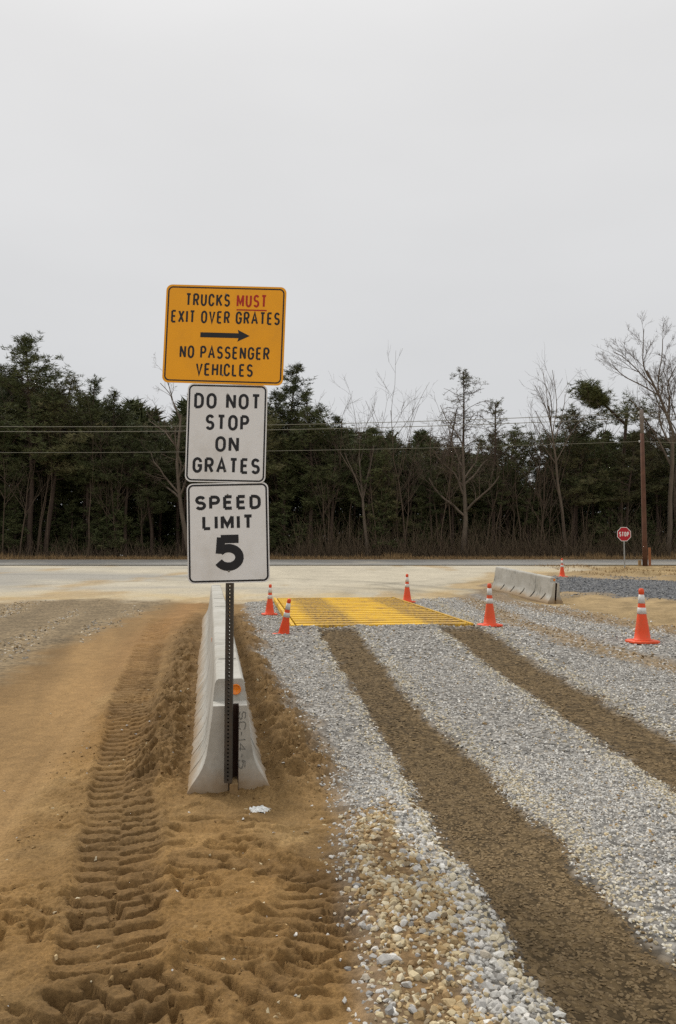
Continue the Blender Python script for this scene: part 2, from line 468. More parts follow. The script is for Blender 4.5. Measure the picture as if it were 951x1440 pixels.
def colours(x, y, m):
    c = np.zeros(x.shape + (3,))
    A = lambda *t: np.array(lin(*t)[:3])
    n1 = fbm(x * .9, y * .9, 81, 4)[..., None]; n2 = fbm(x * 4, y * 4, 83, 4)[..., None]; n3 = fbm(x * .25, y * .25, 85, 3)[..., None]
    dirt = A(135, 108, 70) * (1 + .22 * n1 + .22 * n2)
    dry = A(160, 132, 90)
    dirt = dirt + (dry - dirt) * np.clip(sst(n1 + n2 * .6, .05, .6), 0, 1) * .7
    orange = A(146, 110, 62)
    dirt = dirt + (orange - dirt) * sst(fbm(x * .6 + 4, y * .6, 87, 3)[..., None] - (y[..., None] - 5) * .01, .15, .5) * .45
    c[:] = dirt
    def put(k, col, amt=1.0):
        nonlocal c
        a = (m[k] * amt)[..., None]
        c = c * (1 - a) + col * a
    put('churn', A(116, 92, 60) * (1 + .3 * n2), .75)
    for pts, w_, k_ in ((TRACK_A, .46, .55), (TRACK_B, .46, .35), (TRACK_D, .44, .35), (TRACK_C, .24, .4)):
        s_, t_, L_ = path_st(x, y, pts, w_ * .75)
        dm = np.where(np.isnan(t_), 0, 1 - sst(np.abs(np.nan_to_num(t_, nan=9)) / (w_ * .5) + fbm(x * 6, y * 6, 71, 3) * .3, .75, 1.1))
        a = (dm * k_ * (.6 + .8 * vn(x * 3, y * 3, 99)))[..., None].clip(0, 1)
        c = c * (1 - a) + A(106, 83, 54) * (1 + .3 * n2) * a           # damp soil pressed up by the tyres
    stre = fbm(x * 1.6 + y * .42, y * .16, 89, 4)[..., None]
    put('lane', A(138, 110, 72) * (1 + .20 * n1 + .45 * stre))
    # orange fines at the lane's far mouth and along its edge
    a = (sst(x - X_LANE(y), -.6, -.05) * (1 - sst(x - X_LANE(y), .1, .7)) * sst(y, 5, 17) * (1 - m['apron']))[..., None] * .75
    c = c * (1 - a) + A(148, 112, 70) * (1 + .2 * n2) * a
    put('lg', A(142, 124, 96) * (1 + .35 * stre + .2 * n2))
    put('gravel', A(146, 142, 135) * (1 + .12 * n1))
    put('tan', A(134, 106, 68) * (1 + .3 * n2), .9)
    put('t3', A(150, 128, 96) * (1 + .2 * n2)); put('t4', A(140, 116, 84) * (1 + .2 * n2))
    put('t1', A(104, 87, 61) * (1 + .18 * n2)); put('t2', A(106, 89, 63) * (1 + .18 * n2))
    put('sand', A(158, 136, 100) * (1 + .4 * n1 + .35 * n2))
    put('dark', A(112, 112, 112) * (1 + .2 * n2))
    # dusted apron in front of the road: pale dust over grey paving
    ap = A(184, 175, 155) * (1 + .16 * n1 + .10 * n2)
    grey = A(154, 150, 141)
    sweep = fbm((x + 14) * .10 + y * .05, (y - 20) * .22, 91, 4)[..., None]
    ap = ap + (grey - ap) * sst(sweep - (x[..., None] + 4) * .03, -.15, .45) * .9
    yel = A(182, 160, 116)
    edge = 1 - sst(y - np.interp(x, Y_AP_X, Y_AP_Y), .5, 7)
    ap = ap + (yel - ap) * (edge[..., None] * (.5 + .8 * n1)).clip(0, 1) * .8
    rr = np.hypot(x + 9, (y - 17) * 1.0)
    arcs = np.exp(-((rr - 16.6 + fbm(x * .3, y * .3, 7, 2)) / .5) ** 2) + np.exp(-((rr - 14.4 + fbm(x * .3, y * .3, 8, 2)) / .35) ** 2)
    ap = ap * (1 - .30 * (arcs * sst(x, -1.5, 2.0))[..., None])
    smear = sst(fbm(x * .55, y * .28, 97, 5)[..., None] + .55 * edge[..., None], .25, .65)
    ap = ap + (A(164, 138, 96) * (1 + .3 * n2) - ap) * smear * .65
    for cx_, cy_, r0_, w_ in ((-6.0, 24.5, 6.6, .22), (-6.0, 24.5, 8.5, .22), (11.0, 23.0, 9.3, .25), (11.0, 23.0, 11.2, .25), (-14.0, 16.0, 19.0, .3)):
        rr_ = np.hypot(x - cx_, (y - cy_)) + fbm(x * .4, y * .4, 6, 2) * .5
        ap = ap * (1 - .22 * np.exp(-((rr_ - r0_) / w_) ** 2) * sst(fbm(x * .5, y * .3, 5, 2), -.5, .3))[..., None]
    put('apron', ap)
    # rough verge east of the apron and the leaf litter under the wood
    v = (sst(x + fbm(x * .3, y * .3, 95, 3) * 4, 11, 15) * sst(y, 33, 37) * (1 - sst(y, 43, 44.4)))[..., None]
    c = c * (1 - v) + A(158, 136, 98) * (1 + .5 * n1 + .3 * n2) * v
    litter = sst(y, 51.6, 52.4)[..., None]
    c = c * (1 - litter) + A(116, 94, 66) * (1 + .5 * n1) * litter
    wood = sst(y + n3[..., 0] * 2, 55.0, 57.0)[..., None]
    c = c * (1 - wood) + A(74, 58, 42) * (1 + .4 * n1) * wood
    return np.clip(c, .01, .9)

# ------------------------------------------------------------------ ground sheet
def axis(core0, core1, d0, growth, lo, hi):
    a = list(np.arange(core0, core1, d0))
    v, d = a[-1], d0
    while v < hi: d *= growth; v += d; a.append(v)
    v, d, b = core0, d0, []
    while v > lo: d *= growth; v -= d; b.append(v)
    return np.array(b[::-1] + a)

gx = axis(-1.95, 0.4, .0085, 1.042, -420, 420)
gy = [2.4]
while gy[-1] < 56: gy.append(gy[-1] + max(.0085, .0085 * (gy[-1] / 3.6) ** 1.6))
d = gy[-1] - gy[-2]
while gy[-1] < 900: d *= 1.25; gy.append(gy[-1] + d)
lowy = []; v, d = 2.4, .01
while v > -60: d *= 1.2; v -= d; lowy.append(v)
gy = np.array(lowy[::-1] + gy)
GX, GY = np.meshgrid(gx, gy)
M = masks(GX, GY)
GZ = heights(GX, GY, M)
GC = colours(GX, GY, M)
nxg, nyg = len(gx), len(gy)
idx = np.arange(nxg * nyg).reshape(nyg, nxg)
GF = np.stack([idx[:-1, :-1], idx[:-1, 1:], idx[1:, 1:], idx[1:, :-1]], -1).reshape(-1, 4)
gm = np.clip(M['gravel'] * (1 - .35 * M['t3'] - .35 * M['t4']) * (1 - .5 * M['tan']) + M['lg'] * .8 + M['dark'], 0, 1)

mat_ground, nt, b = new_mat("site_ground")
at_c = nt.nodes.new('ShaderNodeAttribute'); at_c.attribute_name = 'Col'
at_g = nt.nodes.new('ShaderNodeAttribute'); at_g.attribute_name = 'stone'
n1 = nz(nt, 60, 5, .6); n2 = nz(nt, 420, 3, .6); n3 = nz(nt, 9, 5, .6)
v1 = mrange(nt, n1.outputs[0], .3, .7, .72, 1.26)
v2 = mrange(nt, n2.outputs[0], .3, .7, .70, 1.3)
v3 = mrange(nt, n3.outputs[0], .3, .7, .86, 1.14)
c = mixc(nt, 1.0, at_c.outputs['Color'], v1, 'MULTIPLY')
c = mixc(nt, 1.0, c, v2, 'MULTIPLY'); c = mixc(nt, 1.0, c, v3, 'MULTIPLY')
vor = nt.nodes.new('ShaderNodeTexVoronoi'); vor.inputs['Scale'].default_value = 19
tcn = nt.nodes.new('ShaderNodeTexCoord'); nt.links.new(tcn.outputs['Object'], vor.inputs['Vector'])
sepc = nt.nodes.new('ShaderNodeSeparateColor'); nt.links.new(vor.outputs['Color'], sepc.inputs[0])
vs = mrange(nt, sepc.outputs[0], 0, 1, .62, 1.35)
cg = mixc(nt, 1.0, at_c.outputs['Color'], vs, 'MULTIPLY')
gap = mrange(nt, vor.outputs['Distance'], .35, .75, 1.0, .5)
cg = mixc(nt, 1.0, cg, gap, 'MULTIPLY')
c = mixc(nt, at_g.outputs['Fac'], c, cg)
nt.links.new(c, b.inputs['Base Color'])
b.inputs['Roughness'].default_value = .95
b.inputs['Specular IOR Level'].default_value = .15
hb = nt.nodes.new('ShaderNodeMath'); hb.operation = 'ADD'
h1 = mrange(nt, n1.outputs[0], 0, 1, 0, 1.0); h2 = mrange(nt, n2.outputs[0], 0, 1, 0, .45)
nt.links.new(h1, hb.inputs[0]); nt.links.new(h2, hb.inputs[1])
bump(nt, b, hb.outputs[0], .8, .008)

ground = mesh_np('ground', np.stack([GX, GY, GZ], -1).reshape(-1, 3), GF, mat_ground, smooth=True,
                 attrs={'Col': ('FLOAT_COLOR', np.concatenate([GC.reshape(-1, 3), np.ones((nxg * nyg, 1))], 1)),
                        'stone': ('FLOAT', gm.ravel())})
tag(ground, 'sandy building site ground with tyre marks and dusty apron', kind='structure')

def gz_at(x, y):
    """bilinear height of the built ground"""
    x = np.atleast_1d(np.asarray(x, float)); y = np.atleast_1d(np.asarray(y, float))
    i = np.clip(np.searchsorted(gx, x) - 1, 0, nxg - 2); j = np.clip(np.searchsorted(gy, y) - 1, 0, nyg - 2)
    u = (x - gx[i]) / (gx[i+1] - gx[i]); v = (y - gy[j]) / (gy[j+1] - gy[j])
    return (GZ[j, i]*(1-u)*(1-v) + GZ[j, i+1]*u*(1-v) + GZ[j+1, i]*(1-u)*v + GZ[j+1, i+1]*u*v)
def gz1(x, y): return float(gz_at(x, y)[0])

# ------------------------------------------------------------------ road across the far side
mat_road = simple_mat("worn_asphalt", lin(134, 132, 127), .9, .10, 3, .004, spec=.2, dirt=lin(176, 166, 146), dirt_amt=.5, dirt_scale=.35)
mat_line = simple_mat("road_paint", lin(214, 210, 200), .7, .06, 12, dirt=lin(150, 145, 135), dirt_amt=.5, dirt_scale=6)
RX = np.linspace(-420, 420, 141)
def strip(name, y0, y1, lift, mat, x0=-420, x1=420, n=141, parent=None):
    xs = np.linspace(x0, x1, n); ys = np.array([y0, (y0 + y1) / 2, y1])
    V, F = [], []
    zr = lambda y: np.interp(y, PY, PZ) + lift
    for yy in ys:
        V += [(xx, yy, zr(yy)) for xx in xs]
    for r in range(2):
        for i in range(n - 1):
            F.append((r*n+i, r*n+i+1, (r+1)*n+i+1, (r+1)*n+i))
    return mesh_np(name, V, F, mat, parent)
road = strip('road', 44.4, 51.9, .012, mat_road); tag(road, 'grey asphalt road running across in front of the wood', kind='structure')
strip('edge_line', 44.95, 45.08, .017, mat_line, parent=road)
strip('edge_line', 51.3, 51.43, .017, mat_line, parent=road)

# ------------------------------------------------------------------ loose gravel
def stone_protos(n, seed, npts=13):
    r = np.random.default_rng(seed); out = []
    for k in range(n):
        bm = bmesh.new()
        p = r.normal(size=(npts, 3)); p /= np.linalg.norm(p, axis=1, keepdims=True)
        p *= r.uniform(.78, 1.08, (npts, 1)) * np.array([1, r.uniform(.6, .9), r.uniform(.5, .8)])
        for q in p: bm.verts.new(q)
        res = bmesh.ops.convex_hull(bm, input=bm.verts)
        bmesh.ops.delete(bm, geom=[g for g in res['geom_interior'] if isinstance(g, bmesh.types.BMVert)], context='VERTS')
        bm.verts.index_update()
        V = np.array([v.co[:] for v in bm.verts]); F = np.array([[v.index for v in f.verts] for f in bm.faces if len(f.verts) == 3])
        bm.free(); out.append((V, F))
    return out

def build_stones(name, pts, size, col, mat, seed, protos, flat=None):
    r = np.random.default_rng(seed)
    N = len(pts); which = r.integers(0, len(protos), N)
    VV, FF, CC = [], [], []; k = 0
    for pi, (PV, PF) in enumerate(protos):
        s = np.nonzero(which == pi)[0]
        if len(s) == 0: continue
        n = len(s)
        a = r.uniform(0, 2*PI, n); ts = .35 * (flat[s] if flat is not None else 1.0); tx, ty = r.normal(0, 1, n) * ts, r.normal(0, 1, n) * ts
        ca, sa = np.cos(a), np.sin(a)
        V = PV[None] * size[s][:, None, None]
        if flat is not None: V[..., 2] *= flat[s][:, None]
        # tilt then yaw
        x, y, z = V[..., 0], V[..., 1], V[..., 2]
        y, z = y*np.cos(tx)[:, None] - z*np.sin(tx)[:, None], y*np.sin(tx)[:, None] + z*np.cos(tx)[:, None]
        x, z = x*np.cos(ty)[:, None] + z*np.sin(ty)[:, None], -x*np.sin(ty)[:, None] + z*np.cos(ty)[:, None]
        X = x*ca[:, None] - y*sa[:, None]; Y = x*sa[:, None] + y*ca[:, None]
        V = np.stack([X, Y, z], -1) + pts[s][:, None]
        VV.append(V.reshape(-1, 3))
        FF.append((PF[None] + (np.arange(n) * len(PV))[:, None, None]).reshape(-1, 3) + k)
        CC.append(np.repeat(col[s], len(PV), 0)); k += n * len(PV)
    V = np.concatenate(VV); F = np.concatenate(FF); C = np.concatenate(CC)
    return mesh_np(name, V, F, mat, attrs={'Col': ('FLOAT_COLOR', np.concatenate([C, np.ones((len(C), 1))], 1))})

mat_stone, nt, b = new_mat("crushed_stone")
at_c = nt.nodes.new('ShaderNodeAttribute'); at_c.attribute_name = 'Col'
n1 = nz(nt, 130, 4, .6); v1 = mrange(nt, n1.outputs[0], .3, .7, .84, 1.14)
nt.links.new(mixc(nt, 1.0, at_c.outputs['Color'], v1, 'MULTIPLY'), b.inputs['Base Color'])
b.inputs['Roughness'].default_value = .88; b.inputs['Specular IOR Level'].default_value = .25
bump(nt, b, n1.outputs[0], .5, .003)

PROTOS = stone_protos(12, 3, 16); PROTOS_LO = stone_protos(8, 9, 8)
LINF = lambda *t: np.array(lin(*t)[:3])

def palette(r, n, cols, wts, jit=.12):
    cols = np.array([LINF(*c) for c in cols]); w = np.array(wts, float); w /= w.sum()
    c = cols[r.choice(len(cols), n, p=w)]
    return np.clip(c * r.normal(1, jit, (n, 1)), .02, .85)

GREY = [(188, 185, 178), (172, 169, 163), (201, 197, 189), (150, 148, 144), (184, 174, 157), (209, 206, 198)]
TAN = [(178, 156, 118), (162, 136, 96), (190, 174, 140), (150, 134, 108), (196, 184, 156), (148, 122, 86)]
BROWN = [(117, 98, 69), (111, 92, 64), (124, 105, 76), (103, 86, 61)]

def gravel_field(name, label, x0, x1, y0, y1, dens, smin, smax, seed, keep, protos):
    r = np.random.default_rng(seed)
    n = int((x1 - x0) * (y1 - y0) * dens)
    x = r.uniform(x0, x1, n); y = r.uniform(y0, y1, n)
    m = masks(x, y)
    # only what a viewer near the photograph's stand point can see
    vis = (np.abs(x) < np.abs(y) * .47 + 2.2)
    p, size, col, flat = keep(r, x, y, m)
    ok = vis & (r.uniform(size=n) < p)
    x, y = x[ok], y[ok]; size, col, flat = size[ok], col[ok], flat[ok]
    z = gz_at(x, y) + size * flat * r.uniform(-.38, .30, len(x))
    o = build_stones(name, np.stack([x, y, z], 1), size, col, mat_stone, seed + 1, protos, flat)
    tag(o, label, 'gravel', kind='stuff')
    return o

def keep_pad(smin, smax):
    def f(r, x, y, m):
        n = len(x)
        tr = np.clip(m['t1'] + m['t2'], 0, 1); soft = np.clip(m['t3'] + m['t4'], 0, 1) * .8
        tan = m['tan']
        dirtpatch = np.maximum(sst(fbm(x * 3.2, y * 3.2, 131, 3), .2, .45), np.exp(-((x - .30) / .13) ** 2 - ((y - 3.1) / .28) ** 2)) * tan
        p = m['gravel'] * (1 - soft * .55) * (1 - .8 * dirtpatch) * np.where(tan > .5, .95, 1.0)
        g = palette(r, n, GREY, [5, 4, 3, 1.4, 1.6, 2]); t = palette(r, n, TAN, [4, 3, 3, 2, 2, 1]); bw = palette(r, n, BROWN, [4, 3, 3, 2], .06)
        col = np.where((r.uniform(size=n) < tan * .82 + .05)[:, None], t, g)
        # a dusting of cream along the wheel paths' edges
        edge = np.exp(-((x - X_T1L(y) + .03) / (.06 + .10 * sst(y, 5, 7))) ** 2) + np.exp(-((x - X_T1R(y) - .06) / .17) ** 2) + np.exp(-((x - X_T2L(y) + .06) / .17) ** 2) + np.exp(-((x - X_T2R(y) - .06) / .17) ** 2)
        cream = palette(r, n, [(196, 186, 162), (184, 170, 140), (204, 198, 184)], [1, 1, 1], .08)
        col = np.where((r.uniform(size=n) < edge * .8)[:, None], cream, col)
        dryp = (1 + .22 * fbm(x * 2.6, y * .9, 171, 4) + .12 * fbm(x * 9, y * 9, 173, 2))[:, None]
        col = np.where((r.uniform(size=n) < tr * 1.5 - .25 - .05 * (fbm(x * 2, y * 2, 175, 3) > .1))[:, None], bw * dryp, col)
        sandy = palette(r, n, [(164, 142, 108), (150, 128, 96)], [1, 1], .08)
        col = np.where((r.uniform(size=n) < soft)[:, None], sandy, col)
        big = np.clip(tan + np.exp(-((x - X_T1L(y) + .12) / .10) ** 2) * (1 - sst(y, 4.5, 6)), 0, 1)
        size = r.uniform(smin, smax, n) * np.where(r.uniform(size=n) < big, r.uniform(1.1, 2.1, n), 1.0)
        size = size * np.where(r.uniform(size=n) < .02 * big, 1.3, 1.0) * np.where(r.uniform(size=n) < .28, .68, 1.0)
        flat = np.where(tr > .5, .38, 1.0)
        size = np.where(tr > .5, size * 1.05, size)
        return p, size, col, flat
    return f

gravel_field('gravel', 'pale crushed gravel on the near part of the truck exit', -.9, 4.2, 2.2, 6.2, 3500, .008, .0165, 201, keep_pad(.008, .0165), PROTOS)
gravel_field('gravel', 'pale crushed gravel on the middle of the truck exit', -1.9, 7.2, 6.2, 10.5, 1150, .012, .024, 211, keep_pad(.012, .024), PROTOS_LO)
gravel_field('gravel', 'pale crushed gravel around the yellow grate', -3.2, 9.0, 10.5, 23.5, 330, .020, .037, 221, keep_pad(.020, .037), PROTOS_LO)

def keep_left(r, x, y, m):
    n = len(x)
    st = fbm(x * 1.6 + y * .42, y * .16, 89, 4)
    col = palette(r, n, [(172, 162, 146), (154, 146, 134), (190, 178, 156), (164, 144, 110), (150, 128, 94)], [4, 3, 2, 4, 2])
    return m['lg'] * sst(st, -.2, .4) * .75, r.uniform(.024, .045, n), col, np.full(n, .8)
gravel_field('gravel', 'grey gravel spread beside the dirt lane', -12, -3.6, 7.5, 22.6, 210, .02, .04, 231, keep_left, PROTOS_LO)

def keep_dark(r, x, y, m):
    n = len(x)
    return m['dark'] * .9, r.uniform(.03, .055, n), palette(r, n, [(124, 125, 127), (108, 110, 114), (146, 146, 144)], [3, 2, 2]), np.full(n, .9)
gravel_field('gravel', 'dark blue grey gravel behind the lone barrier', 6.2, 17, 20.5, 34, 150, .03, .055, 241, keep_dark, PROTOS_LO)

def keep_strays(r, x, y, m):
    n = len(x)
    d = X_GRAVEL(y) - x
    p = m['dirt'] * (np.exp(-np.clip(d, 0, 9) / .16) * .34 + .016 + .09 * sst(fbm(x * 2.5, y * 2.5, 141, 3), .3, .6)) + m['lane'] * .002
    return p, r.uniform(.004, .02, n) * np.where(r.uniform(size=n) < .08, 1.5, 1), palette(r, n, TAN + GREY[:3], [2, 2, 3, 2, 3, 2, 2, 2, 2]), np.full(n, .9)
gravel_field('gravel', 'stray pebbles lying in the tracked dirt', -3.0, .6, 2.0, 9, 700, .006, .02, 251, keep_strays, PROTOS_LO)

def keep_clods(r, x, y, m):
    n = len(x)
    p = m['churn'] * .6 * sst(fbm(x * 3, y * 3, 151, 3), -.3, .3) + m['dirt'] * .30 * (1 - sst(y, 6, 9)) * sst(fbm(x * 2.2, y * 2.2, 153, 3), -.1, .4)
    return p, r.uniform(.003, .011, n) * np.where(r.uniform(size=n) < .2, 2.0, 1), palette(r, n, [(130, 104, 66), (116, 92, 58), (144, 117, 77)], [3, 2, 2], .08), np.full(n, .85)
clods = gravel_field('dirt', 'crumbly clods of brown dirt along the barrier row', -3.2, .4, 2.2, 14, 1500, .01, .03, 261, keep_clods, PROTOS_LO)
clods['category'] = 'dirt'

# ------------------------------------------------------------------ lettering, drawn as strokes
def arc(cx, cy, rx, ry, a0, a1, n=12):
    return [(cx + rx * math.cos(math.radians(a0 + (a1 - a0) * i / n)), cy + ry * math.sin(math.radians(a0 + (a1 - a0) * i / n))) for i in range(n + 1)]
GLYPH = {
    'A': (.95, [[(0, 0), (.5, 1), (1, 0)], [(.19, .33), (.81, .33)]]),
    'C': (.82, [arc(.5, .68, .5, .32, 8, 180) + arc(.5, .32, .5, .32, 180, 352)]),
    'D': (.82, [[(0, 0), (0, 1)] , [(0, 1), (.42, 1)] + arc(.42, .66, .58, .34, 90, 0, 8) + arc(.42, .34, .58, .34, 0, -90, 8) + [(0, 0)]]),
    'E': (.74, [[(0, 0), (0, 1)], [(0, 1), (1, 1)], [(0, .52), (.88, .52)], [(0, 0), (1, 0)]]),
    'G': (.86, [arc(.5, .68, .5, .32, 8, 180) + arc(.5, .32, .5, .32, 180, 360) + [(1, .47), (.55, .47)]]),
    'H': (.82, [[(0, 0), (0, 1)], [(1, 0), (1, 1)], [(0, .52), (1, .52)]]),
    'I': (.0, [[(.5, 0), (.5, 1)]]),
    'K': (.86, [[(0, 0), (0, 1)], [(1, 1), (.02, .36)], [(.36, .58), (1, 0)]]),
    'L': (.70, [[(0, 1), (0, 0)], [(0, 0), (1, 0)]]),
    'M': (.98, [[(0, 0), (0, 1)], [(0, 1), (.5, .22), (1, 1)], [(1, 1), (1, 0)]]),
    'N': (.84, [[(0, 0), (0, 1)], [(0, 1), (1, 0)], [(1, 0), (1, 1)]]),
    'O': (.86, [arc(.5, .66, .5, .34, 0, 180) + arc(.5, .34, .5, .34, 180, 360) + [(1, .66)]]),
    'P': (.80, [[(0, 0), (0, 1)], [(0, 1), (.55, 1)] + arc(.55, .73, .45, .27, 90, -90, 10) + [(0, .46)]]),
    'R': (.82, [[(0, 0), (0, 1)], [(0, 1), (.55, 1)] + arc(.55, .74, .45, .26, 90, -90, 10) + [(0, .48)], [(.52, .48), (1, 0)]]),
    'S': (.80, [arc(.5, .74, .48, .26, 25, 180, 10) + arc(.5, .74, .48, .24, 180, 265, 6) + arc(.5, .26, .5, .25, 85, 0, 6) + arc(.5, .26, .5, .26, 0, -155, 10)]),
    'T': (.78, [[(.5, 0), (.5, 1)], [(0, 1), (1, 1)]]),
    'U': (.82, [[(0, 1), (0, .34)] + arc(.5, .34, .5, .34, 180, 360) + [(1, 1)]]),
    'V': (.88, [[(0, 1), (.5, 0), (1, 1)]]),
    'X': (.86, [[(0, 0), (1, 1)], [(0, 1), (1, 0)]]),
    '5': (.86, [[(.97, 1), (.10, 1)], [(.12, 1.06), (.05, .47)], arc(.46, .335, .54, .335, 140, -152, 20)]),
    '1': (.3, [[(.2, .8), (.8, 1), (.8, 0)]]),
    '4': (.8, [[(.75, 0), (.75, 1), (0, .3), (1, .3)]]),
    '-': (.4, [[(0, .45), (1, .45)]]),
}
def stroke(P, w):
    """flat ribbon with mitred corners along a polyline"""
    P = [np.array(p, float) for p in P]
    Q = [P[0]]
    for p in P[1:]:
        if np.linalg.norm(p - Q[-1]) > 1e-6: Q.append(p)
    P = Q; V = []
    for i, p in enumerate(P):
        a = P[i] - P[i-1] if i else P[1] - P[0]
        b = P[i+1] - P[i] if i < len(P) - 1 else a
        a = a / np.linalg.norm(a); b = b / np.linalg.norm(b)
        na, nb = np.array([-a[1], a[0]]), np.array([-b[1], b[0]])
        m = na + nb; l = np.linalg.norm(m)
        m = na if l < .2 else m / l
        k = min(1 / max(np.dot(m, na), .38), 2.2)
        V += [p + m * w / 2 * k, p - m * w / 2 * k]
    F = [(2*i, 2*i+1, 2*i+3, 2*i+2) for i in range(len(P) - 1)]
    return np.array(V), np.array(F)

def text_mesh(txt, x0, x1, yc, h, sw, y_front, wob=0.0):
    """letters between x0 and x1, standing in the xz plane and facing -y"""
    gaps = .17 * h; sp = .62 * h
    tot = 0
    for i, ch in enumerate(txt):
        if ch == ' ': tot += sp; continue
        tot += max(GLYPH[ch][0] * h * .78, sw) + (gaps if i < len(txt) - 1 and txt[i+1] != ' ' else 0)
    nat = tot
    kx = (x1 - x0) / nat
    x = x0; letters = []; lay = 0
    r = random.Random(len(txt))
    for i, ch in enumerate(txt):
        if ch == ' ': x += sp * kx; continue
        w = max(GLYPH[ch][0] * h * .78 * kx, sw); parts = []
        for st in GLYPH[ch][1]:
            P = [(x + sw/2 + u * (w - sw) + r.uniform(-wob, wob), yc - h/2 + sw/2 + v * (h - sw) + r.uniform(-wob, wob)) for u, v in st]
            V, F = stroke(P, sw)
            lay += 1
            V3 = np.stack([V[:, 0], np.full(len(V), y_front - .00012 * (lay % 5)), V[:, 1]], 1)
            parts.append((V3, F))
        letters.append(join_parts(parts))
        x += w + (gaps * kx if i < len(txt) - 1 and txt[i+1] != ' ' else 0)
    return letters

def letter_meshes(name, letters, mat, parent):
    return [mesh_np(name, V, F, mat, parent) for V, F in letters]

def rrect(w, h, r, n=7):
    P = []
    for cx, cz, a in ((w/2-r, h/2-r, 0), (-w/2+r, h/2-r, 90), (-w/2+r, -h/2+r, 180), (w/2-r, -h/2+r, 270)):
        P += arc(cx, cz, r, r, a, a + 90, n)
    return P

def plate(name, w, h, r, t, mat, parent):
    bm = bmesh.new()
    P = rrect(w, h, r)
    f = [bm.verts.new((x, 0, z)) for x, z in P]; k = [bm.verts.new((x, t, z)) for x, z in P]
    bm.faces.new(f); bm.faces.new(k[::-1])
    n = len(P)
    for i in range(n): bm.faces.new((f[i], k[i], k[(i+1) % n], f[(i+1) % n]))
    return obj(name, bm, mat, parent)

def border(w, h, r, inset, tw, y, mat, parent):
    A_ = rrect(w - 2*inset, h - 2*inset, r - inset*.5); B_ = rrect(w - 2*inset - 2*tw, h - 2*inset - 2*tw, max(r - inset*.5 - tw, .004))
    n = len(A_)
    V = [(x, y, z) for x, z in A_] + [(x, y, z) for x, z in B_]
    F = [(i, (i+1) % n, n + (i+1) % n, n + i) for i in range(n)]
    return mesh_np('border', V, F, mat, parent)

# ------------------------------------------------------------------ sign post with its three signs
mat_yel = simple_mat("sign_orange_yellow", lin(253, 174, 2), .42, .035, 3, spec=.4, dirt=lin(200, 140, 40), dirt_amt=.25, dirt_scale=4)
mat_whi = simple_mat("sign_white", lin(234, 234, 232), .40, .03, 3, spec=.4, dirt=lin(188, 182, 170), dirt_amt=.4, dirt_scale=3)
mat_blk = simple_mat("sign_black", (.012, .012, .014, 1), .5, .2, 20)
mat_red = simple_mat("sign_red", lin(176, 30, 14), .5, .1, 10)
mat_post = simple_mat("dull_galvanised_steel", lin(74, 70, 64), .55, .25, 14, .001, metal=.5, dirt=lin(96, 78, 58), dirt_amt=.5, dirt_scale=9)
mat_bolt = simple_mat("bolt_steel", lin(128, 124, 116), .45, .1, 30, metal=.7)

PX, PYY = -0.742, 5.34
post_root = empty('sign_post', (PX, PYY, 0.09))
tag(post_root, 'perforated steel post carrying an orange truck sign above two white signs', 'sign post')
bm = bmesh.new()
PH = 3.28
hw, th = .0255, .003
for y0 in (-hw, hw - th):                      # front and back walls are strips round square holes
    add_box(bm, -hw, -.006, y0, y0 + th, 0, PH); add_box(bm, .006, hw, y0, y0 + th, 0, PH)
    z = 0.0
    while z < PH:
        add_box(bm, -.006, .006, y0 + .0002, y0 + th - .0002, z, min(z + .0145, PH)); z += .0255
for s in (-1, 1):
    add_box(bm, min(s*hw, s*(hw-th)), max(s*hw, s*(hw-th)), -hw + th, hw - th, 0, PH)
obj('post', bm, mat_post, post_root)

def sign_panel(label, cx, cz, w, h, roll, yaw, mat, draw, bolts):
    p = plate('sign_panel', w, h, .042, .003, mat, post_root)
    p.location = (cx - PX, -hw - .006, cz - .09)
    p.rotation_euler = (0, roll, yaw)
    p['label'] = label
    draw(p, w, h)
    for bz in bolts:
        bm = bmesh.new()
        add_lathe(bm, [(.0065, 0), (.0065, .003), (.004, .005)], 10)
        b_ = obj('bolt', bm, mat_bolt, p); b_.location = (.0, 0, bz); b_.rotation_euler = (PI/2, 0, 0)
    return p

def line(p, w, h, txt, u0, u1, v, hh, sw, mat=None, name='letter'):
    letter_meshes(name, text_mesh(txt, -w/2 + u0*w, -w/2 + u1*w, h/2 - v*h, hh*h, sw, -.0006), mat or mat_blk, p)

def draw_trucks(p, w, h):
    border(w, h, .042, .013, .0095, -.0006, mat_blk, p)
    sw = .0136
    line(p, w, h, 'TRUCKS', .165, .535, .150, .130, sw)
    line(p, w, h, 'MUST', .590, .840, .150, .130, sw, mat_red)
    V, F = stroke([(-w/2 + .592*w, h/2 - .243*h), (-w/2 + .842*w, h/2 - .243*h)], .009)
    mesh_np('underline', np.stack([V[:, 0], np.full(4, -.0006), V[:, 1]], 1), F, mat_red, p)
    line(p, w, h, 'EXIT OVER GRATES', .05, .95, .325, .130, sw)
    x0, x1, zc = -w/2 + .30*w, -w/2 + .71*w, h/2 - .507*h
    xs, a, hd = x1 - .092*w, .0175, .042
    V = [(x0, -.0006, zc-a), (xs, -.0006, zc-a), (xs-.008, -.0006, zc-hd), (x1, -.0006, zc), (xs-.008, -.0006, zc+hd), (xs, -.0006, zc+a), (x0, -.0006, zc+a)]
    bm = bmesh.new(); bm.faces.new([bm.verts.new(q) for q in V]); obj('arrow', bm, mat_blk, p)
    line(p, w, h, 'NO PASSENGER', .135, .880, .683, .130, sw)
    line(p, w, h, 'VEHICLES', .275, .745, .857, .130, sw)
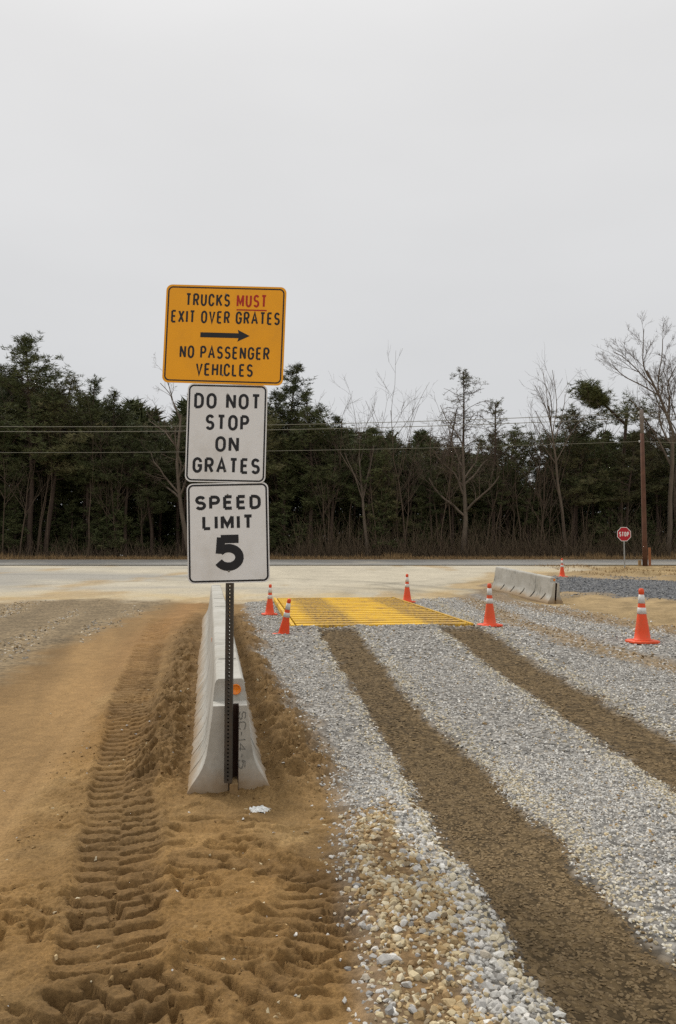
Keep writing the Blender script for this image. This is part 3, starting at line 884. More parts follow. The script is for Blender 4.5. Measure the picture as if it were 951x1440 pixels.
def draw_stop(p, w, h):
    border(w, h, .042, .008, .011, -.0006, mat_blk, p)
    for t, a, b_, v in (('DO NOT', .085, .915, .175), ('STOP', .235, .780, .393), ('ON', .365, .66, .612), ('GRATES', .09, .93, .830)):
        line(p, w, h, t, a, b_, v, .160, .0195)
def draw_speed(p, w, h):
    border(w, h, .042, .008, .012, -.0006, mat_blk, p)
    line(p, w, h, 'SPEED', .10, .905, .197, .146, .0215)
    line(p, w, h, 'LIMIT', .185, .82, .395, .149, .0215)
    line(p, w, h, '5', .330, .685, .700, .360, .058)
sign_panel('orange yellow sign reading TRUCKS MUST EXIT OVER GRATES', -.790, 3.152, .842, .694, math.radians(2.0), math.radians(-1.5), mat_yel, draw_trucks, (.285, -.285))
sign_panel('white sign reading DO NOT STOP ON GRATES', -.770, 2.462, .552, .684, math.radians(1.2), math.radians(1), mat_whi, draw_stop, (.27, -.255))
sign_panel('white SPEED LIMIT 5 sign', -.752, 1.774, .558, .686, math.radians(-1.4), math.radians(2), mat_whi, draw_speed, (.262, -.262))

# ------------------------------------------------------------------ concrete barriers
mat_con, nt, b = new_mat("precast_concrete")
n1 = nz(nt, 2.2, 6, .6); n2 = nz(nt, 26, 5, .6); n3 = nz(nt, 7, 6, .7)
c = mixc(nt, mrange(nt, n1.outputs[0], .35, .65, 0, 1), lin(186, 183, 174), lin(166, 162, 151))
c = mixc(nt, mrange(nt, n3.outputs[0], .56, .72, 0, .55), c, lin(142, 136, 122))
tco = nt.nodes.new('ShaderNodeTexCoord'); mp = nt.nodes.new('ShaderNodeMapping'); mp.inputs['Scale'].default_value = (1, 9, 1.0)
nt.links.new(tco.outputs['Object'], mp.inputs[0])
ns = nz(nt, 2.0, 4, .6, vec=mp.outputs[0])
c = mixc(nt, mrange(nt, ns.outputs[0], .55, .75, 0, .35), c, lin(130, 122, 106))
sx = nt.nodes.new('ShaderNodeSeparateXYZ'); nt.links.new(tco.outputs['Object'], sx.inputs[0])
nd = nz(nt, 5, 4, .6)
ad = nt.nodes.new('ShaderNodeMath'); ad.operation = 'MULTIPLY_ADD'
nt.links.new(nd.outputs[0], ad.inputs[0]); ad.inputs[1].default_value = -.25; nt.links.new(sx.outputs['Z'], ad.inputs[2])
c = mixc(nt, mrange(nt, ad.outputs[0], -.02, .12, .75, 0), c, lin(150, 122, 84))     # splashed mud near the foot
mp2 = nt.nodes.new('ShaderNodeMapping'); mp2.inputs['Scale'].default_value = (3, 26, 3); mp2.inputs['Rotation'].default_value = (math.radians(-38), 0, 0)
nt.links.new(tco.outputs['Object'], mp2.inputs[0])
nsc = nz(nt, 1.0, 3, .6, vec=mp2.outputs[0]); nsp = nz(nt, 1.7, 3, .5)
scf = nt.nodes.new('ShaderNodeMath'); scf.operation = 'MULTIPLY'
nt.links.new(mrange(nt, nsc.outputs[0], .54, .66, 0, 1), scf.inputs[0]); nt.links.new(mrange(nt, nsp.outputs[0], .50, .62, 0, .8), scf.inputs[1])
c = mixc(nt, scf.outputs[0], c, lin(92, 92, 88))                    # tyre scuffs
c = mixc(nt, 1.0, c, mrange(nt, n2.outputs[0], .3, .7, .93, 1.07), 'MULTIPLY')
nt.links.new(c, b.inputs['Base Color']); b.inputs['Roughness'].default_value = .85; b.inputs['Specular IOR Level'].default_value = .3
bump(nt, b, n2.outputs[0], .35, .003)
mat_slot = simple_mat("rusted_steel_channel", lin(54, 34, 24), .8, .3, 20, .002)
mat_refl = simple_mat("orange_reflector", lin(240, 132, 10), .3, .08, 60, spec=.6)
mat_mark = simple_mat("grease_pencil", lin(112, 111, 105), .9, .2, 40)
mat_timb = simple_mat("pale_timber_block", lin(136, 110, 74), .85, .15, 25, .002)

PROF = [(.292, 0), (.292, .05), (.285, .075), (.262, .115), (.235, .155), (.208, .195), (.186, .235), (.170, .275), (.158, .32), (.146, .40), (.134, .50), (.122, .60), (.112, .70), (.104, .775), (.094, .80), (.080, .81)]
mat_slit_shade = simple_mat("slit_shade", lin(92, 88, 80), .95, .3, 30)  # darker slit floors: the shade inside the slots, painted as colour
def hwid(z): return float(np.interp(z, [p[1] for p in PROF], [p[0] for p in PROF]))

def barrier_body(L, notch, period=.42, seed=0, xs=0.0, sw=.02):
    parts_v, parts_f = [], []; k = 0; shaded = []
    def add(V, F):
        nonlocal k
        parts_v.append(np.array(V, float)); parts_f.extend([tuple(i + k for i in f) for f in F]); k += len(V)
    def outline(zmax):
        zs = [z for _, z in PROF if z < zmax - 1e-4] + [zmax]
        return zs
    ys0 = .16 if notch else 0.0
    # main run: toe steps out panel by panel, with a slanting slit at each step
    zs = outline(.81); n = len(zs)
    SH = .42
    qs = [ys0]
    k_ = 0
    while True:
        q0 = ys0 + .22 + k_ * period
        if q0 > L + .1: break
        qs += [q0 - .002, q0, q0 + sw, q0 + sw + .002] + [q0 + period * u for u in (.25, .5, .75)]
        k_ += 1
    ys = np.array(sorted(q for q in set(qs) if q < L + SH * .33 - .01) + [L + SH * .33])
    V = []
    for q in ys:
        row = []
        for side in (-1, 1):
            for z in (zs if side == -1 else zs[::-1]):
                w = hwid(z)
                y = min(max(q - SH * min(z, .33), ys0), L)
                fr = ((q - ys0 - .22) / period) % 1.0
                inner = ys0 + .2 < q < L - .1
                slit = inner and fr < (sw + .0005) / period and .10 < z < .30
                amp = .004 if side < 0 else .015
                toe = np.clip((.33 - z) / .08, 0, 1)
                w = w + (toe * amp * (fr - .4) if inner else 0) - (.024 if slit else 0)
                row.append((side * w, y, z))
        V += row
    m = 2 * n
    F = []
    for j in range(len(ys) - 1):
        for i in range(m - 1):
            F.append((j*m+i, j*m+i+1, (j+1)*m+i+1, (j+1)*m+i))
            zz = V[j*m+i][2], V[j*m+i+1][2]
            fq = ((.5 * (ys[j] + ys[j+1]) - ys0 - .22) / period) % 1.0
            if fq < (sw + .001) / period and min(zz) > .09 and max(zz) < .31 and ys0 + .2 < ys[j] < L - .12: shaded.append(len(F) - 1)
    F.append(tuple(range(m))); F.append(tuple((len(ys)-1)*m + i for i in range(m))[::-1])
    add(V, F)
    if notch:
        zt = .655; zs = outline(zt); n = len(zs)
        def ring(y, xi=None, side=None, zlo=0):
            if xi is None:
                return [(-hwid(z), y, z) for z in zs] + [(hwid(z), y, z) for z in zs[::-1]]
            q = [(side * hwid(z), y, z) for z in zs] + [(xs + side * xi, y, zt), (xs + side * xi, y, zs[0])]
            return q
        # full block behind the slot
        a, b_ = ring(.075), ring(.168); m = len(a)
        add(a + b_, [tuple(range(m))] + [(i, i+1, m+i+1, m+i) for i in range(m - 1)])
        for side in (-1, 1):
            a, b_ = ring(0, .034, side), ring(.075, .034, side); m = len(a)
            add(a + b_, [tuple(range(m))] + [(i, (i+1) % m, m+(i+1) % m, m+i) for i in range(m)])
    me = bpy.data.meshes.new('body')
    me.from_pydata([tuple(v) for v in np.concatenate(parts_v)], [], parts_f)
    me.materials.append(mat_con); me.materials.append(mat_slit_shade); me.update()
    for i in shaded: me.polygons[i].material_index = 1
    bm = bmesh.new(); bm.from_mesh(me); bmesh.ops.recalc_face_normals(bm, faces=bm.faces); bm.to_mesh(me); bm.free()
    return me

def barrier(label, x, y, z, yaw, pitch, L, notch, roll=0, group=None, period=.42, seed=0, xs=0.0, sw=.02):
    t = empty('concrete_barrier', (x, y, z), (0, 0, 0))
    t.rotation_euler = (Matrix.Rotation(yaw, 4, 'Z') @ Matrix.Rotation(pitch, 4, 'X') @ Matrix.Rotation(roll, 4, 'Y')).to_euler()
    tag(t, label, 'barrier', group)
    mesh_obj('body', barrier_body(L, notch, period, seed, xs, sw), t)
    if notch:
        bm = bmesh.new()
        for s in (-1, 1): add_box(bm, xs + min(s*.0335, s*.028), xs + max(s*.0335, s*.028), .004, .074, .09, .652)
        add_box(bm, xs - .028, xs + .028, .066, .0735, .09, .652)
        obj('steel_channel', bm, mat_slot, t)
        bm = bmesh.new(); add_box(bm, xs - .0275, xs + .0275, -.09 if xs else .01, .065, .0, .150 if xs else .12, .003); obj('timber_block', bm, mat_timb, t)
        bm = bmesh.new(); add_lathe(bm, [(.037, 0), (.037, .010), (.031, .011), (.030, .007)], 24)
        rf = obj('reflector', bm, mat_refl, t, True); rf.location = (.042, .158, .735); rf.rotation_euler = (PI/2, 0, 0)
    # joints cast across the top
    for yy in (1.0, L - .5):
        bm = bmesh.new(); add_box(bm, -.07, .07, yy, yy + .012, .8105, .813)
        obj('lifting_strap_mark', bm, mat_mark, t)
    return t

yawL = math.atan(-BAR_SL)
YA, YB = BAR_A[1], BAR_A[1] + 5.75
zA, zB, zC = -.065, gz1(BAR_A[0] - .5, 11.2) - .12, float(tz(-2.7, 17)) - .06
zB = float(tz(-1.7, 11.2)) - .045
L1 = 5.83
b1 = barrier('pale concrete barrier behind the sign post, with an orange reflector on its end', BAR_A[0] + .01, YA - .06, zA, yawL, math.atan2(zB - zA, 5.8), L1, True, xs=.026, sw=.038, group='jersey barriers along the dirt strip')
# marks pencilled on its end
for lt in letter_meshes('pencilled_mark', text_mesh('SC-14-5', -.23, .16, 0, .052, .0055, -.0012, .0035), mat_mark, b1):
    lt.rotation_euler = (0, PI/2, 0); lt.location = (.083, 0, .385)
bm = bmesh.new(); add_box(bm, -.004, .0, -.02, .02, -.02, .02); sm = obj('side_reflector', bm, mat_refl, b1); sm.location = (-.116, 2.9, .70)
ex, ey = BAR_A[0] + .01 - math.sin(yawL) * (L1 + .02), YA - .06 + math.cos(yawL) * (L1 + .02)
b2 = barrier('farther concrete barrier, standing end to end behind the one at the sign post', ex, ey, zB, yawL, math.atan2(zC - zB, 5.8), 5.8, False, group='jersey barriers along the dirt strip', seed=3, sw=.038)
b3 = barrier('lone short concrete barrier on sand beside the dusty apron', 6.62, 23.75, float(tz(6.62, 23.75)) - .04, math.atan2(1.22, 2.75), math.radians(6.2), 3.0, True, period=.52, seed=5, sw=.06)

# ------------------------------------------------------------------ traffic cones
mat_orange, nt, b = new_mat("cone_orange")
oi = nt.nodes.new('ShaderNodeObjectInfo')
n1 = nz(nt, 7, 5, .65); n2 = nz(nt, 30, 4, .6)
c = mixc(nt, oi.outputs['Random'], lin(236, 72, 18), lin(222, 84, 36))
c = mixc(nt, mrange(nt, n1.outputs[0], .45, .72, 0, .5), c, lin(186, 92, 54))
c = mixc(nt, mrange(nt, n2.outputs[0], .58, .72, 0, .6), c, lin(150, 104, 76))
nt.links.new(c, b.inputs['Base Color']); b.inputs['Roughness'].default_value = .55
mat_collar = simple_mat("reflective_collar", lin(214, 212, 206), .4, .05, 20, spec=.4, dirt=lin(168, 160, 148), dirt_amt=.5, dirt_scale=14)
def cone(label, x, y, H, tilt=(0, 0), rz=0, sink=0.0):
    t = empty('traffic_cone', (x, y, gz1(x, y) - sink + .004))
    t.rotation_euler = (Matrix.Rotation(tilt[0], 4, 'X') @ Matrix.Rotation(tilt[1], 4, 'Y') @ Matrix.Rotation(rz, 4, 'Z')).to_euler()
    tag(t, label, 'cone', 'orange traffic cones')
    R = lambda f: np.interp(f, [.055, .5, .88, 1], [.150*H, .084*H, .046*H, .034*H])
    bm = bmesh.new()
    pr = [(.175*H, .045*H), (.162*H, .06*H)] + [(R(f), f*H) for f in (.075, .2, .35, .5, .62, .74, .86, .90)] + [(.050*H, .905*H), (.050*H, .955*H), (.044*H, .985*H), (.03*H, H)]
    add_lathe(bm, pr, 28); obj('body', bm, mat_orange, t, True)
    for f0, f1 in ((.53, .645), (.725, .885)):
        bm = bmesh.new(); add_lathe(bm, [(R(f0) - .002, f0*H - .001), (R(f0) + .004, f0*H), (R(f1) + .004, f1*H), (R(f1) - .002, f1*H + .001)], 28)
        obj('reflective_collar', bm, mat_collar, t, True)
    bm = bmesh.new()
    a, c_ = .255*H, .17*H
    P = [(a, c_), (c_, a), (-c_, a), (-a, c_), (-a, -c_), (-c_, -a), (c_, -a), (a, -c_)]
    lo = [bm.verts.new((p[0], p[1], .0)) for p in P]; mi = [bm.verts.new((p[0], p[1], .03*H)) for p in P]; hi = [bm.verts.new((p[0]*.93, p[1]*.93, .046*H)) for p in P]
    bm.faces.new(lo[::-1]); bm.faces.new(hi)
    for A_, B_ in ((lo, mi), (mi, hi)):
        for i in range(8): bm.faces.new((A_[i], A_[(i+1) % 8], B_[(i+1) % 8], B_[i]))
    obj('base', bm, mat_orange, t)
    return t
cone('upright orange traffic cone on the gravel at the grate\'s near right corner', 2.87, 14.75, .80, (0, 0), .3)
cone('large orange traffic cone standing alone on the gravel at far right', 4.87, 12.5, .86, (0, 0), .15)
cone('orange traffic cone behind the grate\'s far right corner', 1.91, 21.5, .78, (0, 0), .5)
cone('orange traffic cone beside the left edge of the yellow grate', -1.58, 18.0, .70, (0, .02), .2)
cone('leaning orange traffic cone sunk in gravel at the grate\'s near left corner', -.95, 13.55, .68, (.12, .16), .6, .06)
cone('small distant orange traffic cone behind the lone concrete barrier', 9.66, 33.5, .80, (0, 0), .1)

# ------------------------------------------------------------------ yellow rumble grate
mat_gr, nt, b = new_mat("yellow_paint_muddy")
tco = nt.nodes.new('ShaderNodeTexCoord'); sx = nt.nodes.new('ShaderNodeSeparateXYZ')
geo = nt.nodes.new('ShaderNodeNewGeometry'); nt.links.new(geo.outputs['Position'], sx.inputs[0])
n1 = nz(nt, 6, 5, .6); n2 = nz(nt, 2.2, 5, .65, vec=geo.outputs['Position']); n3 = nz(nt, 18, 4, .6, vec=geo.outputs['Position'])
c = mixc(nt, mrange(nt, n2.outputs[0], .35, .65, 0, 1), lin(232, 184, 8), lin(214, 164, 14))
# mud carried on by the two wheel paths, following the tracks (x falls with y)
def wheel(c, x_at18, width, amt):
    ma = nt.nodes.new('ShaderNodeMath'); ma.operation = 'MULTIPLY_ADD'
    nt.links.new(sx.outputs['Y'], ma.inputs[0]); ma.inputs[1].default_value = .12; nt.links.new(sx.outputs['X'], ma.inputs[2])
    su = nt.nodes.new('ShaderNodeMath'); su.operation = 'SUBTRACT'; nt.links.new(ma.outputs[0], su.inputs[0]); su.inputs[1].default_value = x_at18 + 18 * .12
    ab = nt.nodes.new('ShaderNodeMath'); ab.operation = 'ABSOLUTE'; nt.links.new(su.outputs[0], ab.inputs[0])
    band = mrange(nt, ab.outputs[0], width * .7, width * 1.25, 1, 0)
    mu = nt.nodes.new('ShaderNodeMath'); mu.operation = 'MULTIPLY'
    nt.links.new(band, mu.inputs[0]); nt.links.new(mrange(nt, n3.outputs[0], .38, .62, .15, amt), mu.inputs[1])
    return mixc(nt, mu.outputs[0], c, lin(122, 92, 44))
c = wheel(c, -.40, .45, .95); c = wheel(c, 1.75, .45, .95)
c = mixc(nt, mrange(nt, n2.outputs[0], .52, .70, 0, .65), c, lin(146, 114, 58))
c = mixc(nt, mrange(nt, n3.outputs[0], .60, .72, 0, .6), c, lin(112, 88, 56))
nt.links.new(c, b.inputs['Base Color']); b.inputs['Roughness'].default_value = .5
GW, GL = 3.40, 7.7
g_yaw = math.radians(7.2)
gcx, gcy = .86, 14.62
gz0, gz1_ = float(tz(0.8, 14.6)) + .015, float(tz(0, 22.2)) + .03
g = empty('rumble_grate', (gcx, gcy, gz0), (0, 0, 0))
g.rotation_euler = (Matrix.Rotation(g_yaw, 4, 'Z') @ Matrix.Rotation(math.atan2(gz1_ - gz0, GL), 4, 'X')).to_euler()
tag(g, 'yellow steel rumble grate with muddy wheel paths, set in the gravel', 'grate')
bm = bmesh.new()                                 # one bar: an upturned steel angle
pw, ph, tk = .158, .085, .012
prof = [(-pw, 0), (-pw + .02, ph), (pw - .02, ph), (pw, 0), (pw - tk, 0), (pw - .03, ph - tk), (-pw + .03, ph - tk), (-pw + tk, 0)]
A_ = [bm.verts.new((-GW/2 + .07, y, z)) for y, z in prof]; B_ = [bm.verts.new((GW/2 - .07, y, z)) for y, z in prof]
for i in range(8): bm.faces.new((A_[i], A_[(i+1) % 8], B_[(i+1) % 8], B_[i]))
bm.faces.new(A_[::-1]); bm.faces.new(B_)
first = obj('bar', bm, mat_gr, g); bar_me = first.data
NB = 17
for i in range(NB):
    yy = .16 + i * (GL - .32) / (NB - 1)
    o = first if i == 0 else mesh_obj('bar', bar_me, g)
    o.location = (0, yy, .0)
for s in (-1, 1):
    bm = bmesh.new(); add_box(bm, s*GW/2 - .035, s*GW/2 + .035, 0, GL, -.03, .092, .008)
    obj('side_rail', bm, mat_gr, g)
bm = bmesh.new()
for xx in (-.85, 0, .85): add_box(bm, xx - .04, xx + .04, .02, GL - .02, -.05, -.005)
obj('under_frame', bm, mat_gr, g)

# ------------------------------------------------------------------ stop sign
mat_sred = simple_mat("stop_red", lin(176, 22, 36), .45, .08, 6)
mat_galv = simple_mat("galvanised_post", lin(150, 152, 150), .5, .1, 9, metal=.4)
sg = empty('stop_sign', (15.2, 41.2, gz1(15.2, 41.2) - .05), (0, 0, math.radians(4)))
tag(sg, 'red octagonal STOP sign on a thin grey post near the road', 'sign')
bm = bmesh.new(); add_box(bm, -.03, .03, -.012, .02, 0, 2.16); obj('post', bm, mat_galv, sg)
def octa(r, y0, y1, name, mat, parent):
    bm = bmesh.new()
    P = [(r * math.cos(PI/8 + i*PI/4), r * math.sin(PI/8 + i*PI/4)) for i in range(8)]
    a = [bm.verts.new((x, y0, z)) for x, z in P]; b_ = [bm.verts.new((x, y1, z)) for x, z in P]
    bm.faces.new(a); bm.faces.new(b_[::-1])
    for i in range(8): bm.faces.new((a[i], b_[i], b_[(i+1) % 8], a[(i+1) % 8]))
    return obj(name, bm, mat, parent)
zc = 2.877 - (gz1(15.2, 41.2) - .05)
of = octa(.405, -.016, -.012, 'sign_panel', mat_whi, sg); of.location.z = zc
oi = octa(.375, -.019, -.0165, 'red_face', mat_sred, of)
letter_meshes('letter', text_mesh('STOP', -.27, .27, 0, .25, .042, -.021), mat_whi, of)

# ------------------------------------------------------------------ utility pole, stakes, wires
mat_pole = simple_mat("creosote_pole", lin(98, 68, 53), .9, .22, 3, .004, dirt=lin(78, 52, 40), dirt_amt=.6, dirt_scale=2.5)
mat_cap = simple_mat("weathered_pole_top", lin(128, 118, 110), .9, .15, 5)
mat_ins = simple_mat("porcelain", lin(190, 190, 188), .3, .05, 5)
PLX, PLY = 17.0, 43.0
pz = gz1(PLX, PLY) - .1
up = empty('utility_pole', (PLX, PLY, pz))
tag(up, 'tall brown wooden utility pole behind the stop sign', 'pole')
PT = 9.86 - pz
bm = bmesh.new(); add_lathe(bm, [(.14, 0), (.13, 2), (.118, 5), (.105, PT - 1.3)], 14); obj('shaft', bm, mat_pole, up, True)
bm = bmesh.new(); add_lathe(bm, [(.105, PT - 1.3), (.10, PT), (.08, PT + .04)], 14); obj('bleached_top', bm, mat_cap, up, True)
for zz, xx in ((PT - .12, -.17), (PT - .42, -.17), (PT - 1.75, -.16)):
    bm = bmesh.new(); add_lathe(bm, [(.03, -.06), (.055, -.03), (.04, 0), (.055, .03), (.03, .06)], 10)
    i_ = obj('insulator', bm, mat_ins, up, True); i_.location = (xx, -.02, zz)
mat_stake = simple_mat("raw_timber_stake", lin(150, 96, 62), .85, .15, 8)
def stake(label, x, y, h, w, mat):
    bm = bmesh.new(); add_box(bm, -w, w, -w, w, 0, h, .01)
    bmesh.ops.translate(bm, verts=bm.verts, vec=(x, y, gz1(x, y) - .03))
    o = obj('wooden_stake', bm, mat, None); tag(o, label, 'stake'); return o
stake('reddish short wooden stake at the foot of the utility pole', 17.30, 43.1, 1.05, .055, mat_stake)
stake('pale knee high wooden stub at the foot of the utility pole', 16.68, 42.95, .36, .07, mat_timb)

mat_wire = simple_mat("weathered_cable", lin(118, 115, 100), .7, .1, 2)
def wire(label, z_pole, sag, r, xl=-40.0, yl=43.5):
    P = []
    for seg in ((PLX - .17, PLY, z_pole, xl, yl, z_pole - .25, sag), (PLX - .17, PLY, z_pole, 62, PLY - .5, z_pole + .1, sag)):
        x0, y0, z0, x1, y1, z1, sg_ = seg
        p = [(x0 + (x1-x0)*u, y0 + (y1-y0)*u, z0 + (z1-z0)*u - 4*sg_*u*(1-u)) for u in np.linspace(0, 1, 41)]
        P.append(p)
    segs = [list(p[i]) + list(p[i+1]) + [r, r] for p in P for i in range(40)]
    V, F = tubes(segs, 5)
    o = mesh_np('power_line', V, F, mat_wire, smooth=True); tag(o, label, 'power line', 'overhead lines along the road')
wire('topmost overhead power line strung along the road', pz + PT - .12, .62, .018)
wire('second overhead power line close below the topmost one', pz + PT - .42, .60, .018)
wire('lowest thin overhead line strung along the road', pz + PT - 1.75, .45, .012)

# ------------------------------------------------------------------ scrap of paper
mat_paper = simple_mat("white_paper", lin(226, 226, 222), .8, .04, 20)
r = np.random.default_rng(12)
n = 12; u, v = np.meshgrid(np.linspace(-1, 1, n), np.linspace(-1, 1, n))
lx, ly = -.505, 5.02
X = lx + u * .060 * (1 + .25 * v) + r.normal(0, .004, u.shape); Y = ly + v * .05 + r.normal(0, .006, u.shape)
Z = gz_at(X.ravel(), Y.ravel()).reshape(n, n).max() - .012 + .022 * (1 - u*u) * (1 - .5 * v*v) + r.normal(0, .006, u.shape)
ii = np.arange(n*n).reshape(n, n)
pap = mesh_np('paper_scrap', np.stack([X, Y, Z], -1).reshape(-1, 3), np.stack([ii[:-1, :-1], ii[:-1, 1:], ii[1:, 1:], ii[1:, :-1]], -1).reshape(-1, 4), mat_paper)
sol = pap.modifiers.new('thick', 'SOLIDIFY'); sol.thickness = .002
tag(pap, 'crumpled white paper scrap on the dirt in front of the barrier', 'litter')

# ------------------------------------------------------------------ the wood across the road
def foliage_mat(name, a, b_, rough=.75):
    m, nt, b = new_mat(name)
    oi = nt.nodes.new('ShaderNodeObjectInfo')
    n = nz(nt, .55, 4, .6); n2 = nz(nt, 5.0, 3, .6)
    f = mrange(nt, n.outputs[0], .35, .65, 0, 1)
    c = mixc(nt, f, a, b_)
    c = mixc(nt, 1.0, c, mrange(nt, n2.outputs[0], .3, .7, .7, 1.3), 'MULTIPLY')
    c = mixc(nt, 1.0, c, mrange(nt, oi.outputs['Random'], 0, 1, .75, 1.25), 'MULTIPLY')
    nt.links.new(c, b.inputs['Base Color'])
    b.inputs['Roughness'].default_value = rough; b.inputs['Specular IOR Level'].default_value = .2
    return m
mat_needle = foliage_mat("pine_needles", (.056, .070, .026, 1), (.098, .102, .040, 1))
mat_needle2 = foliage_mat("pine_needles_olive", (.082, .086, .032, 1), (.125, .112, .052, 1))
mat_needle3 = foliage_mat("pine_needles_fresh", (.070, .085, .028, 1), (.115, .115, .042, 1))
mat_bark = simple_mat("pine_bark", lin(76, 62, 52), .95, .25, 3, .01)
mat_bark2 = simple_mat("pale_grey_bark", lin(104, 92, 79), .95, .2, 2, .01)
mat_twig = simple_mat("grey_brown_twigs", lin(92, 79, 66), .95, .2, 2)
mat_brush = simple_mat("brown_brush", lin(98, 84, 66), .95, .25, 2)
mat_drygrass = simple_mat("dry_grass", lin(142, 116, 80), .95, .25, 1.5)

def unit(v): return v / (np.linalg.norm(v) + 1e-9)

def grow_limb(r, p, d, L, r0, r1, n, wob, up, segs):
    pts = [p]; d = unit(d)
    for i in range(n):
        d = unit(d + r.normal(0, wob, 3) + np.array([0, 0, up]))
        q = p + d * L / n
        a, b_ = r0 + (r1 - r0) * i / n, r0 + (r1 - r0) * (i + 1) / n
        segs.append([*p, *q, a, b_]); p = q; pts.append(q)
    return np.array(pts), d

def tufts(r, C, n_blades, length, width, flat=.55, up=.25):
    """needle sprays at the points C: slim triangles thrown outwards"""
    C = np.asarray(C); N = len(C)
    d = r.normal(size=(N, n_blades, 3)); d /= np.linalg.norm(d, axis=2, keepdims=True)
    d[..., 2] = d[..., 2] * flat + up
    L = length * r.uniform(.6, 1.25, (N, n_blades, 1))
    t = np.cross(d, r.normal(size=d.shape)); t /= np.linalg.norm(t, axis=2, keepdims=True) + 1e-9
    base = C[:, None] + d * L * .06 + r.normal(0, length * .16, d.shape)
    w = width * r.uniform(.7, 1.3, (N, n_blades, 1))
    V = np.stack([base - t * w * .5, base + t * w * .5, base + d * L], 2).reshape(-1, 3)
    return V, np.arange(len(V)).reshape(-1, 3)

def pine(seed, H, crown0, spread, nbr=46, style=0, blades=12, tl=.30, tw=.042, dens=1.0, lean=.0):
    r = np.random.default_rng(seed)
    seg_t, seg_b, C = [], [], []
    p = np.array([0, 0, -.2]); d = np.array([lean, 0, 1.0])
    tp, _ = grow_limb(r, p, d, H, .011 * H + .05, .03, 14, .03, .04, seg_t)
    for k in range(nbr):
        f = crown0 + (1 - crown0) * ((k + r.uniform()) / nbr) ** .9
        i = f * (len(tp) - 1); j = min(int(i), len(tp) - 2)
        q = tp[j] + (tp[j+1] - tp[j]) * (i - j)
        g = (f - crown0) / (1 - crown0)
        if style == 0: sh = (1 - g) ** .55 * (.55 + .45 * min(1, g * 4 + .3)) + .10
        elif style == 1: sh = math.sin(min(1, g * 1.05 + .12) * PI) ** .5 * .9 + .1      # flat topped
        else: sh = (1 - g) * .95 + .07
        L = spread * sh * r.uniform(.6, 1.2)
        az = r.uniform(0, 2*PI)
        el = r.uniform(-.1, .35) + .35 * g
        bd = np.array([math.cos(az) * math.cos(el), math.sin(az) * math.cos(el), math.sin(el)])
        bp, bd2 = grow_limb(r, q, bd, L, .018 + .012 * L, .008, 6, .13, .03, seg_b)
        nt_ = max(3, int(L * 6 * dens))
        for m in range(nt_):
            u = r.uniform(.35, 1.0) * (len(bp) - 1); jj = min(int(u), len(bp) - 2)
            s = bp[jj] + (bp[jj+1] - bp[jj]) * (u - jj)
            off = r.normal(0, 1, 3) * np.array([.26, .26, .10]) * (.6 + .25 * L)
            if r.uniform() < .3: seg_b.append([*s, *(s + off), .008, .004])
            C.append(s + off)
    for m in range(int(14 * dens)):
        C.append(tp[-1] + r.normal(0, .22, 3) * np.array([1, 1, 1.2]))
    # dead stubs below the crown
    for k in range(int(H * .9)):
        f = r.uniform(.15, max(crown0 + .05, .2)); i = f * (len(tp) - 1); j = min(int(i), len(tp) - 2)
        az = r.uniform(0, 2*PI)
        grow_limb(r, tp[j] + (tp[j+1]-tp[j])*(i-j), np.array([math.cos(az), math.sin(az), r.uniform(-.2, .3)]), r.uniform(.4, 1.5), .018, .005, 4, .2, 0, seg_b)
    tr = join_parts([tubes(seg_t, 8), ])
    tb = tubes(seg_b, 3)
    nv, nf = tufts(r, C, blades, tl, tw)
    trunk = mesh_np('trunk', *join_parts([tr, tb]), mat_bark, smooth=True, link=False)
    return trunk, (nv, nf)

def bare(seed, H, fork=.35, spread=.55, levels=4, r0=None, lean=(0, 0), kids=(3, 5), wob=.10, mat=None, up=.06):
    r = np.random.default_rng(seed)
    big, fine = [], []
    r0 = r0 or .012 * H + .03
    def rec(p, d, L, rad, lev, last):
        n = 6 if lev <= 1 else 4
        pts, dd = grow_limb(r, p, d, L, rad, rad * (.45 if lev else .30), n, wob * (1 + .35 * lev), up if lev else .05, big if lev <= 1 else fine)
        if lev >= levels: return
        k = r.integers(*kids) + (5 if lev == 0 else 1 if lev == 1 else 0)
        for c_ in range(k):
            f = r.uniform(fork if lev == 0 else .2, 1.0)
            i = f * (len(pts) - 1); j = min(int(i), len(pts) - 2)
            q = pts[j] + (pts[j+1] - pts[j]) * (i - j)
            ax = unit(pts[j+1] - pts[j]); s = unit(np.cross(ax, r.normal(size=3)))
            nd = unit(ax * r.uniform(.55, 1.0) + s * spread * r.uniform(.7, 1.4))
            LL = L * r.uniform(.36, .62) * (1.15 - .45 * f)
            rec(q, nd, LL, max(rad * (1 - .6 * f) * .55, .007), lev + 1, pts)
    rec(np.array([0, 0, -.2]), np.array([lean[0], lean[1], 1.0]), H, r0, 0, None)
    A_ = tubes(big, 7); B_ = tubes(fine, 3) if fine else None
    return A_, B_

def tree_obj(name, label, trunk_me, crown_me, x, y, s=1.0, rz=0.0, group=None, cat='tree'):
    t = empty(name, (x, y, gz1(x, y) - .05), (0, 0, rz)); t.scale = (s, s, s)
    tag(t, label, cat, group)
    mesh_obj('trunk', trunk_me, t)
    if crown_me: mesh_obj('crown', crown_me, t)
    return t

